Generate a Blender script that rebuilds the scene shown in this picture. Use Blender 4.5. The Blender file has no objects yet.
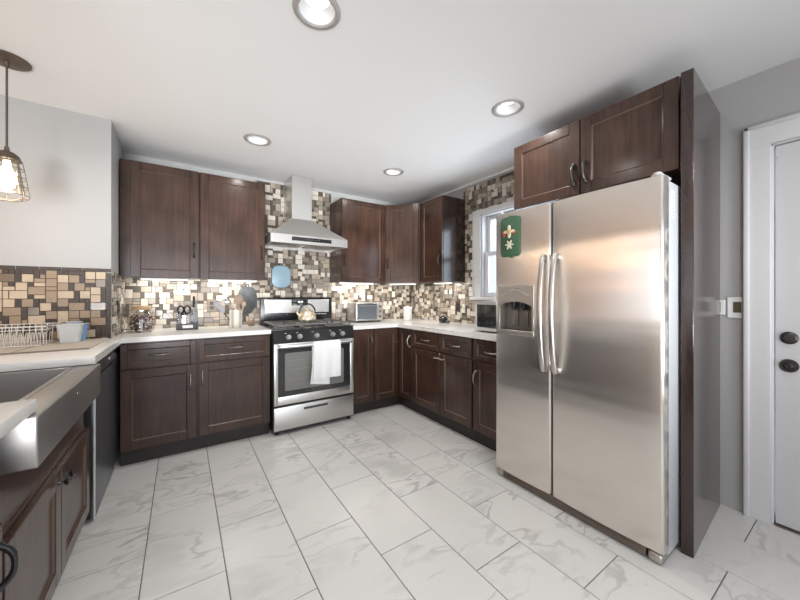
import bpy, bmesh, math, random
from mathutils import Vector, Matrix

C = bpy.context.scene.collection
SC = bpy.context.scene
PI = math.pi

# ------------------------------------------------------------------ camera, world, lights, exposure
YAW = math.radians(33.8667)
CAM_H = 1.217
camd = bpy.data.cameras.new('camera')
camd.sensor_width = 36.0
camd.lens = 324.83 * 36.0 / 800.0
camd.shift_y = -5.0 / 800.0
camd.clip_start = 0.05
cam = bpy.data.objects.new('camera', camd)
C.objects.link(cam)
cam.location = (0, 0, CAM_H)
cam.rotation_euler = (PI / 2, 0, -YAW)
SC.camera = cam

SC.view_settings.view_transform = 'Standard'
SC.view_settings.look = 'None'
SC.view_settings.gamma = 1.0
SC.view_settings.use_curve_mapping = False
SC.view_settings.exposure = -0.17
try:
    SC.cycles.use_denoising = True
    SC.cycles.max_bounces = 10
    SC.cycles.sample_clamp_indirect = 6.0
    SC.cycles.caustics_reflective = False
    SC.cycles.caustics_refractive = False
except Exception:
    pass

world = bpy.data.worlds.new('world')
SC.world = world
world.use_nodes = True
bg = world.node_tree.nodes['Background']
bg.inputs[0].default_value = (0.80, 0.87, 1.0, 1)
bg.inputs[1].default_value = 2.2

def area(name, loc, direction, sx, sy, power, color=(1, 1, 1), parent=None, shape='RECTANGLE', spread=None):
    l = bpy.data.lights.new(name, 'AREA')
    l.shape = shape
    l.size = sx
    if shape == 'RECTANGLE':
        l.size_y = sy
    l.energy = power
    l.color = color
    if spread:
        l.spread = math.radians(spread)
    o = bpy.data.objects.new(name, l)
    C.objects.link(o)
    o.location = loc
    o.rotation_euler = Vector(direction).to_track_quat('-Z', 'Y').to_euler()
    if parent:
        o.parent = parent
    return o

# added fill lights, rear and left, in unseen openings to raise the brightness
area('added_fill_rear', (-0.1, -2.33, 1.20), (0, 1, 0.40), 3.4, 1.8, 44, (0.96, 0.975, 1.0))
# added narrow uplights aimed at the ceiling deep inside, to even it out
area('added_ceiling_uplight', (-0.1, -2.33, 0.62), (0.26, 1, 0.245), 3.4, 0.6, 27, (0.98, 0.99, 1.0), spread=36)
area('added_uplight_left', (-3.1, 0.7, 1.0), (1, 0.50, 0.34), 2.2, 0.6, 3, (1.0, 0.97, 0.92), spread=60)
area('added_fill_left', (-3.1, 0.7, 1.5), (1, 0.1, 0.5), 2.2, 1.2, 4, (1.0, 0.88, 0.72))
area('daylight_sash', (2.72, 1.95, 1.65), (-1, 0, -0.1), 0.7, 0.8, 9, (0.90, 0.95, 1.0))

P_CAN = 5.8       # each recessed ceiling light
P_BAR = 2.4       # each under-cabinet light bar
P_PEND = 3.5
P_DINE_ADDED = 15.0

# ------------------------------------------------------------------ helpers
def xf(bm, geom, M):
    if M is not None:
        bmesh.ops.transform(bm, matrix=M, verts=geom)

def box(bm, x0, x1, y0, y1, z0, z1, bev=0.0015, seg=1, mat=0, M=None):
    n0 = len(bm.faces)
    r = bmesh.ops.create_cube(bm, size=1.0)
    vs = r['verts']
    for v in vs:
        v.co = Vector(((x0 + x1) / 2 + v.co.x * (x1 - x0), (y0 + y1) / 2 + v.co.y * (y1 - y0), (z0 + z1) / 2 + v.co.z * (z1 - z0)))
    fs = set(f for v in vs for f in v.link_faces)
    for f in fs:
        f.material_index = mat
    if bev > 0:
        bev = min(bev, 0.45 * min(abs(x1 - x0), abs(y1 - y0), abs(z1 - z0)))
        es = list(set(e for v in vs for e in v.link_edges))
        r2 = bmesh.ops.bevel(bm, geom=es, offset=bev, segments=seg, affect='EDGES', profile=0.5, material=mat)
        fs = set(r2['faces']) | set(f for f in fs if f.is_valid)
        vs = list(set(v for f in fs for v in f.verts))
    xf(bm, vs, M)

def lathe(bm, prof, c=(0, 0, 0), n=32, mat=0, M=None, sx=1.0, sy=1.0):
    rings = []
    allv = []
    for r, z in prof:
        if r < 1e-6:
            v = bm.verts.new((c[0], c[1], c[2] + z))
            rings.append([v])
            allv.append(v)
        else:
            ring = [bm.verts.new((c[0] + sx * r * math.cos(2 * PI * i / n), c[1] + sy * r * math.sin(2 * PI * i / n), c[2] + z)) for i in range(n)]
            rings.append(ring)
            allv += ring
    for a, b in zip(rings[:-1], rings[1:]):
        for i in range(n):
            j = (i + 1) % n
            if len(a) == 1 and len(b) == 1:
                continue
            if len(a) == 1:
                f = bm.faces.new((a[0], b[j], b[i]))
            elif len(b) == 1:
                f = bm.faces.new((a[i], a[j], b[0]))
            else:
                f = bm.faces.new((a[i], a[j], b[j], b[i]))
            f.material_index = mat
    xf(bm, allv, M)

def disc(bm, r0, r1, c, axis='Z', n=24, mat=0, M=None):
    """solid cylinder from 0..r1 along axis with radius r0"""
    T = {'Z': Matrix.Identity(4), 'Y': Matrix.Rotation(-PI / 2, 4, 'X'), 'X': Matrix.Rotation(PI / 2, 4, 'Y')}[axis]
    T = Matrix.Translation(c) @ T
    if M is not None:
        T = M @ T
    b = min(0.0015, r0 * 0.2, abs(r1) * 0.3)
    s = 1 if r1 > 0 else -1
    lathe(bm, [(0, 0), (r0 - b, 0), (r0, s * b), (r0, r1 - s * b), (r0 - b, r1), (0, r1)], n=n, mat=mat, M=T)

def tube(bm, pts, r, n=8, closed=False, mat=0, M=None, sq=(1, 1)):
    pts = [Vector(p) for p in pts]
    m = len(pts)
    rs = r if isinstance(r, (list, tuple)) else [r] * m
    rings = []
    prev = None
    for i, p in enumerate(pts):
        if closed:
            t = pts[(i + 1) % m] - pts[(i - 1) % m]
        else:
            t = pts[min(i + 1, m - 1)] - pts[max(i - 1, 0)]
        t.normalize()
        if prev is None:
            u = t.cross(Vector((0, 0, 1)))
            if u.length < 1e-3:
                u = t.cross(Vector((1, 0, 0)))
        else:
            u = prev - t * prev.dot(t)
        u.normalize()
        prev = u.copy()
        w = t.cross(u)
        rings.append([bm.verts.new(p + u * (rs[i] * sq[0] * math.cos(2 * PI * k / n)) + w * (rs[i] * sq[1] * math.sin(2 * PI * k / n))) for k in range(n)])
    pairs = list(zip(rings[:-1], rings[1:]))
    if closed:
        pairs.append((rings[-1], rings[0]))
    for a, b in pairs:
        for k in range(n):
            j = (k + 1) % n
            f = bm.faces.new((a[k], a[j], b[j], b[k]))
            f.material_index = mat
    if not closed:
        f = bm.faces.new(list(reversed(rings[0]))); f.material_index = mat
        f = bm.faces.new(rings[-1]); f.material_index = mat
    xf(bm, [v for rg in rings for v in rg], M)

def prism(bm, poly, z0, z1, mat=0, M=None, bev=0.0, seg=1):
    a = [bm.verts.new((x, y, z0)) for x, y in poly]
    b = [bm.verts.new((x, y, z1)) for x, y in poly]
    n = len(poly)
    fs = [bm.faces.new(list(reversed(a))), bm.faces.new(b)]
    for i in range(n):
        j = (i + 1) % n
        fs.append(bm.faces.new((a[i], a[j], b[j], b[i])))
    for f in fs:
        f.material_index = mat
    vs = a + b
    if bev > 0:
        es = list(set(e for f in fs[:2] for e in f.edges))
        r2 = bmesh.ops.bevel(bm, geom=es, offset=bev, segments=seg, affect='EDGES', profile=0.5, material=mat)
        allf = set(r2['faces']) | set(f for f in fs if f.is_valid)
        vs = list(set(v for f in allf for v in f.verts))
    xf(bm, vs, M)

# maps prism (x, y, extrude z) -> (x, -extrude, y): polygon drawn in the XZ plane, thickness towards -Y
XZ = Matrix(((1, 0, 0, 0), (0, 0, -1, 0), (0, 1, 0, 0), (0, 0, 0, 1)))

def obj(name, bm, mats, parent=None, ang=38, kind=None, recalc=True):
    if recalc:
        bmesh.ops.recalc_face_normals(bm, faces=bm.faces[:])
    bm.normal_update()
    lim = math.radians(ang)
    for f in bm.faces:
        f.smooth = True
    for e in bm.edges:
        if len(e.link_faces) == 2:
            if e.calc_face_angle(0) > lim:
                e.smooth = False
        else:
            e.smooth = False
    me = bpy.data.meshes.new(name)
    bm.to_mesh(me)
    bm.free()
    if not isinstance(mats, (list, tuple)):
        mats = [mats]
    for m in mats:
        me.materials.append(m)
    o = bpy.data.objects.new(name, me)
    C.objects.link(o)
    if parent is not None:
        o.parent = parent
    if kind:
        o['kind'] = kind
    return o

def B():
    return bmesh.new()

def tag(o, label, cat, group=None):
    o['label'] = label
    o['category'] = cat
    if group:
        o['group'] = group
    return o

def thing(name, label, cat, loc=(0, 0, 0), rz=0.0, group=None):
    o = bpy.data.objects.new(name, None)
    o.empty_display_size = 0.05
    C.objects.link(o)
    o.location = loc
    o.rotation_euler = (0, 0, rz)
    return tag(o, label, cat, group)

def copy_tree(o, parent=None):
    c = o.copy()
    C.objects.link(c)
    if parent is not None:
        c.parent = parent
    for ch in list(o.children):
        copy_tree(ch, c)
    return c

# ------------------------------------------------------------------ materials
def mat(name, col, rough=0.5, metal=0.0, spec=0.5, coat=0.0, coat_r=0.1, trans=0.0, ior=1.45, emit=None, estr=0.0, alpha=1.0, bump=0.0, bscale=200.0, var=0.0, vscale=6.0, vstretch=(1, 1, 1), aniso=0.0):
    m = bpy.data.materials.new(name)
    m.use_nodes = True
    nt = m.node_tree
    p = nt.nodes['Principled BSDF']
    p.inputs['Base Color'].default_value = (*col, 1)
    p.inputs['Roughness'].default_value = rough
    p.inputs['Metallic'].default_value = metal
    p.inputs['Specular IOR Level'].default_value = spec
    p.inputs['Coat Weight'].default_value = coat
    p.inputs['Coat Roughness'].default_value = coat_r
    p.inputs['Transmission Weight'].default_value = trans
    p.inputs['IOR'].default_value = ior
    p.inputs['Alpha'].default_value = alpha
    p.inputs['Anisotropic'].default_value = aniso
    if emit:
        p.inputs['Emission Color'].default_value = (*emit, 1)
        p.inputs['Emission Strength'].default_value = estr
    tc = nt.nodes.new('ShaderNodeTexCoord')
    if var > 0:
        mp = nt.nodes.new('ShaderNodeMapping')
        mp.inputs['Scale'].default_value = vstretch
        nt.links.new(tc.outputs['Object'], mp.inputs['Vector'])
        nz = nt.nodes.new('ShaderNodeTexNoise')
        nz.inputs['Scale'].default_value = vscale
        nz.inputs['Detail'].default_value = 5
        nt.links.new(mp.outputs['Vector'], nz.inputs['Vector'])
        mx = nt.nodes.new('ShaderNodeMix')
        mx.data_type = 'RGBA'
        mx.inputs[6].default_value = (*[c * (1 - var) for c in col], 1)
        mx.inputs[7].default_value = (*[min(1, c * (1 + var)) for c in col], 1)
        nt.links.new(nz.outputs['Fac'], mx.inputs[0])
        nt.links.new(mx.outputs[2], p.inputs['Base Color'])
    if bump > 0:
        nb = nt.nodes.new('ShaderNodeTexNoise')
        nb.inputs['Scale'].default_value = bscale
        mp2 = nt.nodes.new('ShaderNodeMapping')
        mp2.inputs['Scale'].default_value = vstretch
        nt.links.new(tc.outputs['Object'], mp2.inputs['Vector'])
        nt.links.new(mp2.outputs['Vector'], nb.inputs['Vector'])
        b = nt.nodes.new('ShaderNodeBump')
        b.inputs['Strength'].default_value = bump
        b.inputs['Distance'].default_value = 0.002
        nt.links.new(nb.outputs['Fac'], b.inputs['Height'])
        nt.links.new(b.outputs['Normal'], p.inputs['Normal'])
    return m

def wood_mat(name, c0, c1, rough=0.36, coat=0.25, stretch=(26, 26, 1.6), spec=0.5):
    m = bpy.data.materials.new(name)
    m.use_nodes = True
    nt = m.node_tree
    p = nt.nodes['Principled BSDF']
    tc = nt.nodes.new('ShaderNodeTexCoord')
    oi = nt.nodes.new('ShaderNodeObjectInfo')
    add = nt.nodes.new('ShaderNodeVectorMath'); add.operation = 'ADD'
    sc = nt.nodes.new('ShaderNodeMath'); sc.operation = 'MULTIPLY'; sc.inputs[1].default_value = 17.0
    nt.links.new(oi.outputs['Random'], sc.inputs[0])
    nt.links.new(tc.outputs['Object'], add.inputs[0])
    nt.links.new(sc.outputs[0], add.inputs[1])
    mp = nt.nodes.new('ShaderNodeMapping'); mp.inputs['Scale'].default_value = stretch
    nt.links.new(add.outputs[0], mp.inputs['Vector'])
    n1 = nt.nodes.new('ShaderNodeTexNoise'); n1.inputs['Scale'].default_value = 1.6; n1.inputs['Detail'].default_value = 8; n1.inputs['Roughness'].default_value = 0.65
    nt.links.new(mp.outputs[0], n1.inputs['Vector'])
    n2 = nt.nodes.new('ShaderNodeTexNoise'); n2.inputs['Scale'].default_value = 5.0; n2.inputs['Detail'].default_value = 3
    nt.links.new(add.outputs[0], n2.inputs['Vector'])
    a = nt.nodes.new('ShaderNodeMath'); a.operation = 'MULTIPLY_ADD'; a.inputs[1].default_value = 0.55
    nt.links.new(n1.outputs['Fac'], a.inputs[0])
    b = nt.nodes.new('ShaderNodeMath'); b.operation = 'MULTIPLY'; b.inputs[1].default_value = 0.45
    nt.links.new(n2.outputs['Fac'], b.inputs[0])
    nt.links.new(b.outputs[0], a.inputs[2])
    r = nt.nodes.new('ShaderNodeValToRGB')
    r.color_ramp.elements[0].position = 0.34; r.color_ramp.elements[0].color = (*c0, 1)
    r.color_ramp.elements[1].position = 0.68; r.color_ramp.elements[1].color = (*c1, 1)
    nt.links.new(a.outputs[0], r.inputs[0])
    nt.links.new(r.outputs[0], p.inputs['Base Color'])
    p.inputs['Roughness'].default_value = rough
    p.inputs['Coat Weight'].default_value = coat
    p.inputs['Coat Roughness'].default_value = 0.18
    p.inputs['Specular IOR Level'].default_value = spec
    bp = nt.nodes.new('ShaderNodeBump'); bp.inputs['Strength'].default_value = 0.06; bp.inputs['Distance'].default_value = 0.002
    nt.links.new(n1.outputs['Fac'], bp.inputs['Height'])
    nt.links.new(bp.outputs[0], p.inputs['Normal'])
    return m

def steel_mat(name, col=(0.60, 0.59, 0.57), rough=0.26, stretch=(1, 1, 60), scale=9.0, wave=0.06, wstretch=(0.6, 1, 1.6), tangent=None, aniso=0.6, streak=1.0):
    """brushed stainless: fine streaks in roughness and bump, grain along the short stretch axes"""
    m = bpy.data.materials.new(name)
    m.use_nodes = True
    nt = m.node_tree
    p = nt.nodes['Principled BSDF']
    p.inputs['Base Color'].default_value = (*col, 1)
    p.inputs['Metallic'].default_value = 1.0
    if tangent:
        p.inputs['Anisotropic'].default_value = aniso
        cv = nt.nodes.new('ShaderNodeCombineXYZ')
        for q_ in range(3):
            cv.inputs[q_].default_value = tangent[q_]
        nt.links.new(cv.outputs[0], p.inputs['Tangent'])
    tc = nt.nodes.new('ShaderNodeTexCoord')
    mp = nt.nodes.new('ShaderNodeMapping'); mp.inputs['Scale'].default_value = stretch
    nt.links.new(tc.outputs['Object'], mp.inputs['Vector'])
    n1 = nt.nodes.new('ShaderNodeTexNoise'); n1.inputs['Scale'].default_value = scale; n1.inputs['Detail'].default_value = 6
    nt.links.new(mp.outputs[0], n1.inputs['Vector'])
    mr = nt.nodes.new('ShaderNodeMapRange')
    mr.inputs['To Min'].default_value = rough - 0.03 * streak; mr.inputs['To Max'].default_value = rough + 0.04 * streak
    nt.links.new(n1.outputs['Fac'], mr.inputs['Value'])
    nt.links.new(mr.outputs[0], p.inputs['Roughness'])
    # slow waviness of the sheet metal
    n2 = nt.nodes.new('ShaderNodeTexNoise'); n2.inputs['Scale'].default_value = 2.2; n2.inputs['Detail'].default_value = 1
    mpw = nt.nodes.new('ShaderNodeMapping'); mpw.inputs['Scale'].default_value = wstretch
    nt.links.new(tc.outputs['Object'], mpw.inputs['Vector']); nt.links.new(mpw.outputs[0], n2.inputs['Vector'])
    bp = nt.nodes.new('ShaderNodeBump'); bp.inputs['Strength'].default_value = wave; bp.inputs['Distance'].default_value = 0.02
    nt.links.new(n2.outputs['Fac'], bp.inputs['Height'])
    bp2 = nt.nodes.new('ShaderNodeBump'); bp2.inputs['Strength'].default_value = 0.02 * streak; bp2.inputs['Distance'].default_value = 0.0002
    nt.links.new(n1.outputs['Fac'], bp2.inputs['Height'])
    nt.links.new(bp.outputs[0], bp2.inputs['Normal'])
    nt.links.new(bp2.outputs[0], p.inputs['Normal'])
    return m

def marble_mat(name, base, vein, scale, rough, vein_w=0.045, warp=1.2, amount=0.75, attr=None, cloud=0.3):
    m = bpy.data.materials.new(name)
    m.use_nodes = True
    nt = m.node_tree
    p = nt.nodes['Principled BSDF']
    p.inputs['Roughness'].default_value = rough
    tc = nt.nodes.new('ShaderNodeTexCoord')
    vec = tc.outputs['Object']
    if attr:
        at = nt.nodes.new('ShaderNodeAttribute'); at.attribute_name = attr
        ml = nt.nodes.new('ShaderNodeVectorMath'); ml.operation = 'SCALE'; ml.inputs['Scale'].default_value = 40.0
        nt.links.new(at.outputs['Vector'], ml.inputs[0])
        ad = nt.nodes.new('ShaderNodeVectorMath'); ad.operation = 'ADD'
        nt.links.new(tc.outputs['Object'], ad.inputs[0]); nt.links.new(ml.outputs[0], ad.inputs[1])
        vec = ad.outputs[0]
    rot = nt.nodes.new('ShaderNodeMapping'); rot.inputs['Rotation'].default_value = (0, 0, 0.7); rot.inputs['Scale'].default_value = (1.0, 2.3, 1.0)
    nt.links.new(vec, rot.inputs['Vector'])
    w = nt.nodes.new('ShaderNodeTexNoise'); w.inputs['Scale'].default_value = scale * 0.9; w.inputs['Detail'].default_value = 4
    nt.links.new(rot.outputs[0], w.inputs['Vector'])
    mm = nt.nodes.new('ShaderNodeVectorMath'); mm.operation = 'MULTIPLY_ADD'
    mm.inputs[1].default_value = (warp / scale, warp / scale, warp / scale)
    nt.links.new(w.outputs['Color'], mm.inputs[0]); nt.links.new(rot.outputs[0], mm.inputs[2])
    n = nt.nodes.new('ShaderNodeTexNoise'); n.inputs['Scale'].default_value = scale; n.inputs['Detail'].default_value = 3; n.inputs['Roughness'].default_value = 0.5
    nt.links.new(mm.outputs[0], n.inputs['Vector'])
    s = nt.nodes.new('ShaderNodeMath'); s.operation = 'SUBTRACT'; s.inputs[1].default_value = 0.5
    nt.links.new(n.outputs['Fac'], s.inputs[0])
    ab = nt.nodes.new('ShaderNodeMath'); ab.operation = 'ABSOLUTE'
    nt.links.new(s.outputs[0], ab.inputs[0])
    mr = nt.nodes.new('ShaderNodeMapRange'); mr.interpolation_type = 'SMOOTHSTEP'
    mr.inputs['From Min'].default_value = 0.0; mr.inputs['From Max'].default_value = vein_w
    mr.inputs['To Min'].default_value = amount; mr.inputs['To Max'].default_value = 0.0
    nt.links.new(ab.outputs[0], mr.inputs['Value'])
    # veins come and go
    k = nt.nodes.new('ShaderNodeTexNoise'); k.inputs['Scale'].default_value = scale * 0.8; k.inputs['Detail'].default_value = 2
    nt.links.new(vec, k.inputs['Vector'])
    kr = nt.nodes.new('ShaderNodeMapRange'); kr.inputs['From Min'].default_value = 0.40; kr.inputs['From Max'].default_value = 0.66
    nt.links.new(k.outputs['Fac'], kr.inputs['Value'])
    mu = nt.nodes.new('ShaderNodeMath'); mu.operation = 'MULTIPLY'
    nt.links.new(mr.outputs[0], mu.inputs[0]); nt.links.new(kr.outputs[0], mu.inputs[1])
    # soft grey clouds hugging one side of the veins
    cr = nt.nodes.new('ShaderNodeMapRange'); cr.interpolation_type = 'SMOOTHSTEP'
    cr.inputs['From Min'].default_value = 0.02; cr.inputs['From Max'].default_value = 0.16
    cr.inputs['To Min'].default_value = 0.0; cr.inputs['To Max'].default_value = cloud
    nt.links.new(s.outputs[0], cr.inputs['Value'])
    cm = nt.nodes.new('ShaderNodeMath'); cm.operation = 'MULTIPLY'
    nt.links.new(cr.outputs[0], cm.inputs[0]); nt.links.new(kr.outputs[0], cm.inputs[1])
    mxm = nt.nodes.new('ShaderNodeMath'); mxm.operation = 'MAXIMUM'
    nt.links.new(mu.outputs[0], mxm.inputs[0]); nt.links.new(cm.outputs[0], mxm.inputs[1])
    mx = nt.nodes.new('ShaderNodeMix'); mx.data_type = 'RGBA'
    mx.inputs[6].default_value = (*base, 1); mx.inputs[7].default_value = (*vein, 1)
    nt.links.new(mxm.outputs[0], mx.inputs[0])
    nt.links.new(mx.outputs[2], p.inputs['Base Color'])
    return m

def emit_mat(name, col, s):
    return mat(name, (0.9, 0.9, 0.9), 0.4, emit=col, estr=s)

def thin_glass(name, tint=(0.96, 0.98, 0.98), refl=0.10):
    m = bpy.data.materials.new(name)
    m.use_nodes = True
    nt = m.node_tree
    nt.nodes.clear()
    o = nt.nodes.new('ShaderNodeOutputMaterial')
    t = nt.nodes.new('ShaderNodeBsdfTransparent'); t.inputs[0].default_value = (*tint, 1)
    g = nt.nodes.new('ShaderNodeBsdfGlossy'); g.inputs['Roughness'].default_value = 0.03
    mx = nt.nodes.new('ShaderNodeMixShader')
    fr = nt.nodes.new('ShaderNodeLayerWeight'); fr.inputs[0].default_value = 0.5
    pw = nt.nodes.new('ShaderNodeMath'); pw.operation = 'POWER'; pw.inputs[1].default_value = 4.0
    nt.links.new(fr.outputs['Facing'], pw.inputs[0])
    ad = nt.nodes.new('ShaderNodeMath'); ad.operation = 'MULTIPLY_ADD'; ad.inputs[1].default_value = 0.45; ad.inputs[2].default_value = refl; ad.use_clamp = True
    nt.links.new(pw.outputs[0], ad.inputs[0])
    nt.links.new(ad.outputs[0], mx.inputs[0])
    nt.links.new(t.outputs[0], mx.inputs[1]); nt.links.new(g.outputs[0], mx.inputs[2])
    nt.links.new(mx.outputs[0], o.inputs[0])
    return m

M_WOOD = wood_mat('espresso_wood', (0.026, 0.0124, 0.0086), (0.082, 0.043, 0.029), rough=0.36, coat=0.75, spec=0.10)
M_BEAD_LIT = wood_mat('bead_painted_highlight', (0.070, 0.042, 0.030), (0.125, 0.078, 0.055), rough=0.34, coat=0.35)  # lighter brown paints in the highlight along the door beads
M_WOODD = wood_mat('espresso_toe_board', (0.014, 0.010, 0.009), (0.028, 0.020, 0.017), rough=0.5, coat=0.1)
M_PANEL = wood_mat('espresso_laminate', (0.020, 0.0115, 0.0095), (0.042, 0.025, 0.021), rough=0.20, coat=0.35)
M_STEEL = steel_mat('brushed_steel', (0.73, 0.69, 0.645), 0.26, wave=0.24, wstretch=(0.30, 1, 2.6), tangent=(0, 1, 0), aniso=0.90, streak=0.12)
M_STEELH = steel_mat('brushed_steel_sheet', (0.66, 0.65, 0.63), 0.34, (40, 40, 1), 6, wave=0.02)
M_FHAND = steel_mat('handle_steel', (0.52, 0.50, 0.47), 0.30, (40, 40, 1), 6, wave=0.0)
M_SINK = steel_mat('sink_steel', (0.42, 0.405, 0.39), 0.38, (1, 40, 1), 8)
M_SATIN = mat('satin_nickel', (0.50, 0.47, 0.44), 0.3, 1.0)
M_PULL = mat('brushed_pull', (0.36, 0.335, 0.31), 0.32, 1.0)
M_DKPULL = mat('dark_pull', (0.085, 0.075, 0.067), 0.45, 0.9)
M_PEWTER = mat('pewter', (0.22, 0.19, 0.17), 0.35, 1.0)
M_BLADE = mat('knife_steel', (0.26, 0.26, 0.27), 0.5, 0.8)
M_CHROME = mat('chrome', (0.75, 0.75, 0.75), 0.12, 1.0)
M_BLACK = mat('black_enamel', (0.012, 0.012, 0.014), 0.22, coat=0.4)
M_BLACKM = mat('black_matte', (0.015, 0.015, 0.016), 0.55)
M_IRON = mat('cast_iron', (0.15, 0.145, 0.135), 0.34, 0.5)
M_BKGLASS = mat('black_glass', (0.02, 0.021, 0.023), 0.08, coat=1.0, coat_r=0.03)
M_OVENGL = mat('oven_window', (0.19, 0.19, 0.18), 0.10, 0.0, coat=1.0, coat_r=0.03)
M_DWSTEEL = mat('dark_steel', (0.22, 0.225, 0.245), 0.36, 0.85)
M_FRSIDE = mat('fridge_side_grey', (0.52, 0.545, 0.57), 0.32, 0.3)
M_WHITEP = mat('white_plastic', (0.78, 0.78, 0.77), 0.4)
M_DOORW = mat('door_white_paint', (0.56, 0.56, 0.565), 0.38, var=0.02, vscale=3)
M_TRIMW = mat('trim_white_paint', (0.64, 0.64, 0.645), 0.35)
M_WALL = mat('wall_paint_shaded', (0.42, 0.415, 0.41), 0.62, bump=0.05, bscale=160)  # darker tone of the one wall paint, shade of the right wall painted in
M_WALLL = mat('wall_paint_lit', (0.455, 0.455, 0.45), 0.62, bump=0.05, bscale=160)  # paler tone of the same wall paint, stronger light painted in
M_TAN = mat('tan_for_reflection', (0.60, 0.39, 0.20), 0.7)  # tan chosen for unseen walls, to warm the refrigerator's reflection
M_CEIL = mat('ceiling_paint', (0.88, 0.88, 0.875), 0.75, var=0.02, vscale=1.2)
M_TILE = marble_mat('marble_floor_tile', (0.66, 0.65, 0.63), (0.31, 0.30, 0.29), 2.1, 0.26, 0.035, 1.5, 0.62, 'tile_shift', 0.42)
M_GROUT = mat('floor_grout', (0.15, 0.145, 0.14), 0.8)
M_QUARTZ = marble_mat('quartz_worktop', (0.80, 0.785, 0.755), (0.62, 0.58, 0.53), 3.0, 0.16, 0.05, 1.5, 0.5, None, 0.2)
M_CREAM = mat('cream_stone', (0.62, 0.57, 0.49), 0.38, var=0.16, vscale=22)
M_BEIGE = mat('tan_stone', (0.40, 0.33, 0.255), 0.38, var=0.18, vscale=24)
M_TAUPE = mat('taupe_glass', (0.29, 0.25, 0.205), 0.16, var=0.12, vscale=14, coat=0.5)
M_OLIVE = mat('grey_brown_glass', (0.20, 0.175, 0.145), 0.16, var=0.12, vscale=14, coat=0.5)
M_CREAM2 = mat('cream_stone_warm_lit', (0.55, 0.43, 0.295), 0.38, var=0.2, vscale=22)  # this and the next two: back-wall tiles with warmer light painted in
M_BEIGE2 = mat('tan_stone_warm_lit', (0.32, 0.225, 0.14), 0.38, var=0.2, vscale=24)
M_TAUPE2 = mat('taupe_glass_warm_lit', (0.205, 0.155, 0.105), 0.2, var=0.12, vscale=14, coat=0.4)
M_DKBRN = mat('dark_brown_stone', (0.050, 0.029, 0.017), 0.42, var=0.35, vscale=20)
M_DKBRN1 = mat('dark_brown_tile_lit', (0.088, 0.068, 0.051), 0.30, var=0.35, vscale=20)  # dark mosaic tile lightened, under-cabinet glow painted into the colour
M_TGROUT = mat('tile_grout', (0.11, 0.09, 0.072), 0.85)
M_GLASS = thin_glass('clear_glass')
M_PANE = thin_glass('window_pane', (0.94, 0.97, 1.0), 0.06)
M_JARGL = thin_glass('jar_glass', (0.975, 0.985, 0.98), 0.07)
M_ACRYL = thin_glass('clear_acrylic', (0.93, 0.94, 0.95), 0.004)
M_LIGHTWOOD = wood_mat('light_wood', (0.40, 0.26, 0.14), (0.58, 0.40, 0.23), rough=0.5, coat=0.0)
M_SPOONW = wood_mat('brown_spoon_wood', (0.26, 0.20, 0.15), (0.38, 0.30, 0.22), rough=0.55, coat=0.0)
M_TOWEL = mat('white_towel', (0.80, 0.80, 0.80), 0.9, bump=0.5, bscale=420)
M_BLUE = mat('light_blue_enamel', (0.29, 0.42, 0.50), 0.35, var=0.12, vscale=12)
M_SLATE = mat('slate', (0.055, 0.060, 0.066), 0.6, var=0.75, vscale=24)
M_LENS = emit_mat('lamp_lens', (1.0, 0.98, 0.95), 2.2)
M_RING = mat('brushed_ring', (0.52, 0.50, 0.48), 0.45, 0.45)
M_BAFFLE = mat('white_baffle', (0.70, 0.70, 0.70), 0.4)
M_BARLENS = emit_mat('light_bar_lens', (1.0, 0.96, 0.88), 5.0)
M_BULB = emit_mat('bulb_glow', (1.0, 0.90, 0.74), 7.0)
M_BRONZE = mat('aged_bronze', (0.17, 0.13, 0.10), 0.42, 0.8)
M_CORD = mat('dark_cord', (0.10, 0.085, 0.075), 0.6)
M_WIRE = mat('white_coated_wire', (0.78, 0.75, 0.71), 0.35)
M_MATF = mat('beige_drying_mat', (0.50, 0.44, 0.37), 0.95, bump=0.8, bscale=300, var=0.08, vscale=40)
M_MATE = mat('drying_mat_piping', (0.22, 0.18, 0.14), 0.9)
M_TUBW = mat('translucent_tub', (0.80, 0.83, 0.84), 0.35, trans=0.25)
M_TUBB = mat('blue_tub', (0.20, 0.38, 0.66), 0.35)
M_SIDING = mat('pale_siding', (0.88, 0.88, 0.89), 0.7)

# ------------------------------------------------------------------ the room
CEIL = 2.424
XR = 2.60          # right wall plane
YB = 3.60          # back wall plane
XL, YR = -3.2, -2.4

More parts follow.
